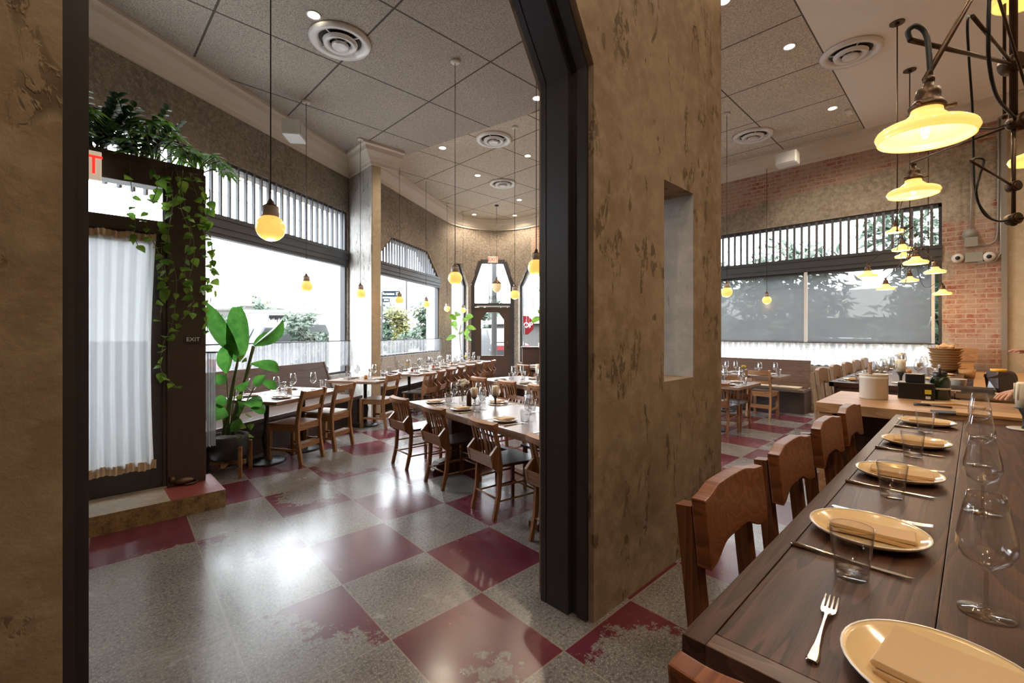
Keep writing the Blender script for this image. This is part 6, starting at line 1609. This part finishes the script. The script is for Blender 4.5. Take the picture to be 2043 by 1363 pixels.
# trees: trunk plus a crown of separate leaf blades
def tree(name,base,H_,Rr,n,ls,mt,lab,seed,trunk=.1,lo=.25,sq=1.0):
    rr=random.Random(seed); o=empty(name,base); t=MB(); t.tube([(0,0,0),(.05,.02,H_*.3),(0,.04,H_*.6)],[trunk,trunk*.8,trunk*.4],8)
    blobs=[(rr.uniform(-.6,.6)*Rr,rr.uniform(-.6,.6)*Rr,H_*rr.uniform(lo+.1,.88),Rr*rr.uniform(.35,.6)) for _ in range(12)]
    for b in blobs[:6]: t.tube([(0,0,H_*.3),(b[0]*.5,b[1]*.5,(H_*.3+b[2])/2),b[:3]],[trunk*.5,trunk*.3,trunk*.1],6)
    t.build('trunk',M['pole'],o); c=MB()
    for i in range(n):
        b=blobs[i%12]; v=Vector((rr.gauss(0,1),rr.gauss(0,1),rr.gauss(0,1))).normalized()*b[3]*rr.uniform(.55,1.05); p=Vector(b[:3])+Vector((v.x,v.y,v.z*.85))
        d=Vector((rr.gauss(0,1),rr.gauss(0,1),rr.gauss(0,.6)-.2)).normalized(); s_=d.orthogonal().normalized(); l=ls*rr.uniform(.6,1.3)
        c.add([p-s_*l*.28,p+d*l*.5-s_*l*.1,p+d*l,p+d*l*.45+s_*l*.3],[(0,1,2,3)])
    c.build('crown',M[mt],o); return tag(o,lab,'tree')
def tr_at(px,Y,H_,Rr,n,ls,mt,lab,seed,**k):
    q=PD(px,690,Y); tree('street_tree',(q[0],q[1],-.16),H_,Rr,n,ls,mt,lab,seed,**k)
tr_at(608,11.0,2.35,.42,1000,.17,'leaf_out','street bush closest to the bay window cars',1,lo=.1,trunk=.05)
tr_at(643,11.9,2.1,.36,800,.17,'leaf_out','second street bush, next to the white exterior pier',2,lo=.1,trunk=.05)
tr_at(841,17.5,2.9,.60,1300,.24,'leaf_out','leafy green street tree outside the window past the pier',3,lo=.1)
tr_at(812,16,1.8,.5,900,.22,'leaf_out','low bushy tree beside the leafy street tree',14,lo=.05)
tr_at(797,22,3.2,.6,800,.28,'leaf_out_y','yellowing street tree outside the window past the pier',4,lo=.1)
tr_at(775,28,3.6,.9,900,.4,'leaf_out','green tree beside the yellowing street tree',5,lo=.1)
for i,(px,Y,h_) in enumerate(((968,40,4.2),(981,44,5.2),(996,36,3.6),(1008,38,4.6))): tr_at(px,Y,h_,1.0,700,.5,'leaf_out',['first','second','third','fourth'][i]+' dark tree down the street through the entrance door',20+i,lo=.05)
# hillside trees far off through the bay window
for i in range(9):
    px=416+i*27; Y=44+((i*5)%9)*3.2; h_=3.9+((i*37)%10)*.22
    tr_at(px,Y,h_,1.25,300,.7,'leaf_out','hazy hillside tree over the far houses',40+i,lo=.1)
for o in S.objects:
    if o.get('label')=='hazy hillside tree over the far houses': o['group']='hillside trees'
# big trees outside the brick wall window
bt_=[((14.2,.6),4.9,1.5),((14.0,3.7),4.7,1.6),((15.6,7.2),4.3,1.6),((17.5,-1.6),7.5,2.6),((14.6,10.2),4.6,1.7)]
for i,((x,y),h_,r_) in enumerate(bt_):
    if i in(3,): continue
    tree('shade_tree',(x,y,-.16),h_,r_,2300,.30,'leaf_out',['dense shade tree outside the blind closest to the brick','dense shade tree outside the middle of the blinds','dense shade tree beyond the walnut window bench','','shade tree farthest along the side street'][i],60+i,trunk=.16,lo=.22)
a=MB(); a.box(19.5,25,-12,22,-.16,2.0); a.prism([(19.0,2.0),(25.5,2.0),(22.2,3.2)],-12.5,22.5,M=Matrix(((1,0,0,0),(0,0,1,0),(0,1,0,0),(0,0,0,1))))
o=a.build('side_street_house',M['bldg_beige']); tag(o,'low house with a pitched roof across the side street','building')
a=MB(); a.box(SR+7.5,SR+7.7,-4,14,-.16,.9); ext(a,'low_garden_wall',M['bldg'],'low white garden wall across the side street pavement','wall')
# street furniture
q=PD(762,700,13.5); o=empty('street_sign',(q[0],q[1],-.16)); zt=PD(762,582,13.5)[2]+.16
MB().cyl((0,0,0),(0,0,zt),.03,n=10).build('post',M['pole'],o); a1=atan2(-SA,CA); 
pl_=MB(); pl_.box(.02,.52,-.01,.01,zt-.16,zt+.03); p_=pl_.build('name_plate',M['sign_blue'],o); p_.rotation_euler=(0,0,a1); t_=text('Avenue 35',.12,(.27,-.014,zt-.065),(1,0,0),M['lettering'],p_,'plate_letters',.002)
pl_=MB(); pl_.box(.02,.24,-.01,.01,zt-.32,zt-.2); pp_=pl_.build('block_plate',M['sign_blue'],o); pp_.rotation_euler=(0,0,a1)
t_=text('3500',.08,(.13,-.014,zt-.26),(1,0,0),M['lettering'],pp_,'block_letters',.002)
tag(o,'blue Avenue 35 street name sign on a post outside the window past the pier','street sign')
q=PD(1046,700,17); o=empty('stop_sign',(q[0],q[1],-.16),a1+.15); zc=PD(1046,649,17)[2]+.16
MB().cyl((0,0,0),(0,0,zc),.03,n=10).build('post',M['pole'],o); a=MB(); a.add([(.38*cos(pi/8+i*pi/4),y_,zc+.38*sin(pi/8+i*pi/4)) for y_ in (-.012,.012) for i in range(8)],[tuple(range(8)),tuple(reversed(range(8,16)))]+[(i,(i+1)%8,8+(i+1)%8,8+i) for i in range(8)]); pl_=a.build('plate',M['stopred'],o); text('STOP',.27,(0,-.016,zc),(1,0,0),M['lettering'],pl_,'plate_letters',.002)
tag(o,'red STOP sign outside the slim window beside the entrance','stop sign')
for px,Y,r_,lb in ((986,17,.11,'thick utility pole seen through the entrance transom'),(976,30,.05,'thin utility pole down the street'),(811,24,.06,'thin lamp pole outside the window past the pier')):
    q=PD(px,700,Y); a=MB(); a.cyl((0,0,0),(0,0,9),r_,r_*.8,n=14); o=a.build('utility_pole',M['pole']); o.location=(q[0],q[1],-.16); tag(o,lb,'pole')

for o in S.objects:
    if o.name.split('.')[0]=='car' and 'roller' not in o.get('label',''): o.scale=(1.1,1.05,1.28)
SKY=9.0; EXPO=0.95; DLW=54; FILLW=50; SUN=5
# ================================================================ camera, sky, lights
cam=bpy.data.cameras.new('camera'); co=bpy.data.objects.new('camera',cam); link(co)
co.location=(0,0,H); co.rotation_euler=(pi/2,0,radians(-44.2)+0)
cam.sensor_width=36; cam.lens=F/2043*36; cam.shift_x=0; cam.shift_y=-(681.5-HY)/2043; cam.clip_start=.05; cam.clip_end=400
co.rotation_euler=(pi/2,0,atan2(CA,SA)-pi/2)
S.camera=co
w=bpy.data.worlds.new('sky'); S.world=w; w.use_nodes=True; nt=w.node_tree
bg=nt.nodes['Background']; bg.inputs[0].default_value=(.88,.94,1.0,1); bg.inputs[1].default_value=SKY
def light(name,typ,loc,energy,col,size=.1,rot=None,**kw):
    l=bpy.data.lights.new(name,typ); l.energy=energy; l.color=col
    if typ=='AREA': l.size=size
    elif typ in('POINT','SPOT'): l.shadow_soft_size=size
    for k,v in kw.items(): setattr(l,k,v)
    o=bpy.data.objects.new(name,l); link(o); o.location=loc
    if rot: o.rotation_euler=rot
    return o
# portals over the real window openings
def portal(P,Q,z0,z1,n):
    c=(Vector(P)+Vector(Q))/2; w_=(Vector(Q)-Vector(P)).length
    l=bpy.data.lights.new('window_portal','AREA'); l.shape='RECTANGLE'; l.size=w_; l.size_y=z1-z0; l.cycles.is_portal=True
    o=bpy.data.objects.new('window_portal',l); link(o); o.location=(c.x+n[0]*.3,c.y+n[1]*.3,(z0+z1)/2)
    o.rotation_euler=Vector((-n[0],-n[1],0)).to_track_quat('-Z','Z').to_euler()
portal(UV(-6.2,0),UV(0,0),.8,3.8,-LN); portal(UV(.8,0),UV(4.2,0),.96,3.66,-LN); portal((SR,7.0),(SR,.4),.85,3.6,(1,0))
q=ptphi((fda+fdb)/2); 
portal(ptphi(f3a),ptphi(f4a+.6),.3,3.7,cdir((fda+fdb)/2))
v_=S.view_settings; v_.view_transform='Standard'; v_.look='None'; v_.exposure=EXPO; v_.gamma=1; v_.use_curve_mapping=False
cy=S.cycles; cy.use_denoising=True
try: cy.denoiser='OPENIMAGEDENOISE'
except Exception: pass
cy.max_bounces=10; cy.diffuse_bounces=5; cy.glossy_bounces=4; cy.transmission_bounces=6; cy.transparent_max_bounces=28
cy.caustics_reflective=False; cy.caustics_refractive=False; cy.sample_clamp_indirect=6; cy.blur_glossy=.5
cy.use_adaptive_sampling=True; cy.adaptive_threshold=.03

# lamps and added fill spots
WARM=(1.0,.82,.62)
for i,p in enumerate(DLP): light('downlight_beam','SPOT',(p[0],p[1],p[2]-.03),DLW,WARM,.05,(0,0,0),spot_size=radians(150),spot_blend=.6)
for x,y,e in ((.3,-.9,1.0),(2.3,-1.6,1.0),(4.4,-1.7,1.0),(-1.2,.3,1.0),(.9,.75,.6),(3.1,.8,.7),(6.6,-1.2,.8),(8.6,-1.4,.6)):
    light('downlight_beam','SPOT',(x,y,ZC-.05),FILLW*e,(1,.78,.54),.06,(0,0,0),spot_size=radians(150),spot_blend=.6)  # unseen spots without fixtures, added as warm fill for camera and kitchen sides
for p,e in ((l1,.8),(l2,.8)): light('shade_bulb','POINT',(p[0],p[1],p[2]+.0),e,(1,.62,.26),.03)
for (p,_,_) in lam: light('shade_bulb','POINT',(p[0],p[1],p[2]-.01),2.2,(1,.62,.26),.03)
for px,py,zn,lb in pend:
    q=PX(px,py,2.15); light('globe_bulb','POINT',(q[0],q[1],2.04),1.2,(1,.62,.28),.05)

light('sun','SUN',(14,5,12),SUN,(1,.95,.86),.1,Vector((-.43,-.06,-.90)).to_track_quat('-Z','Y').to_euler(),angle=radians(.6))
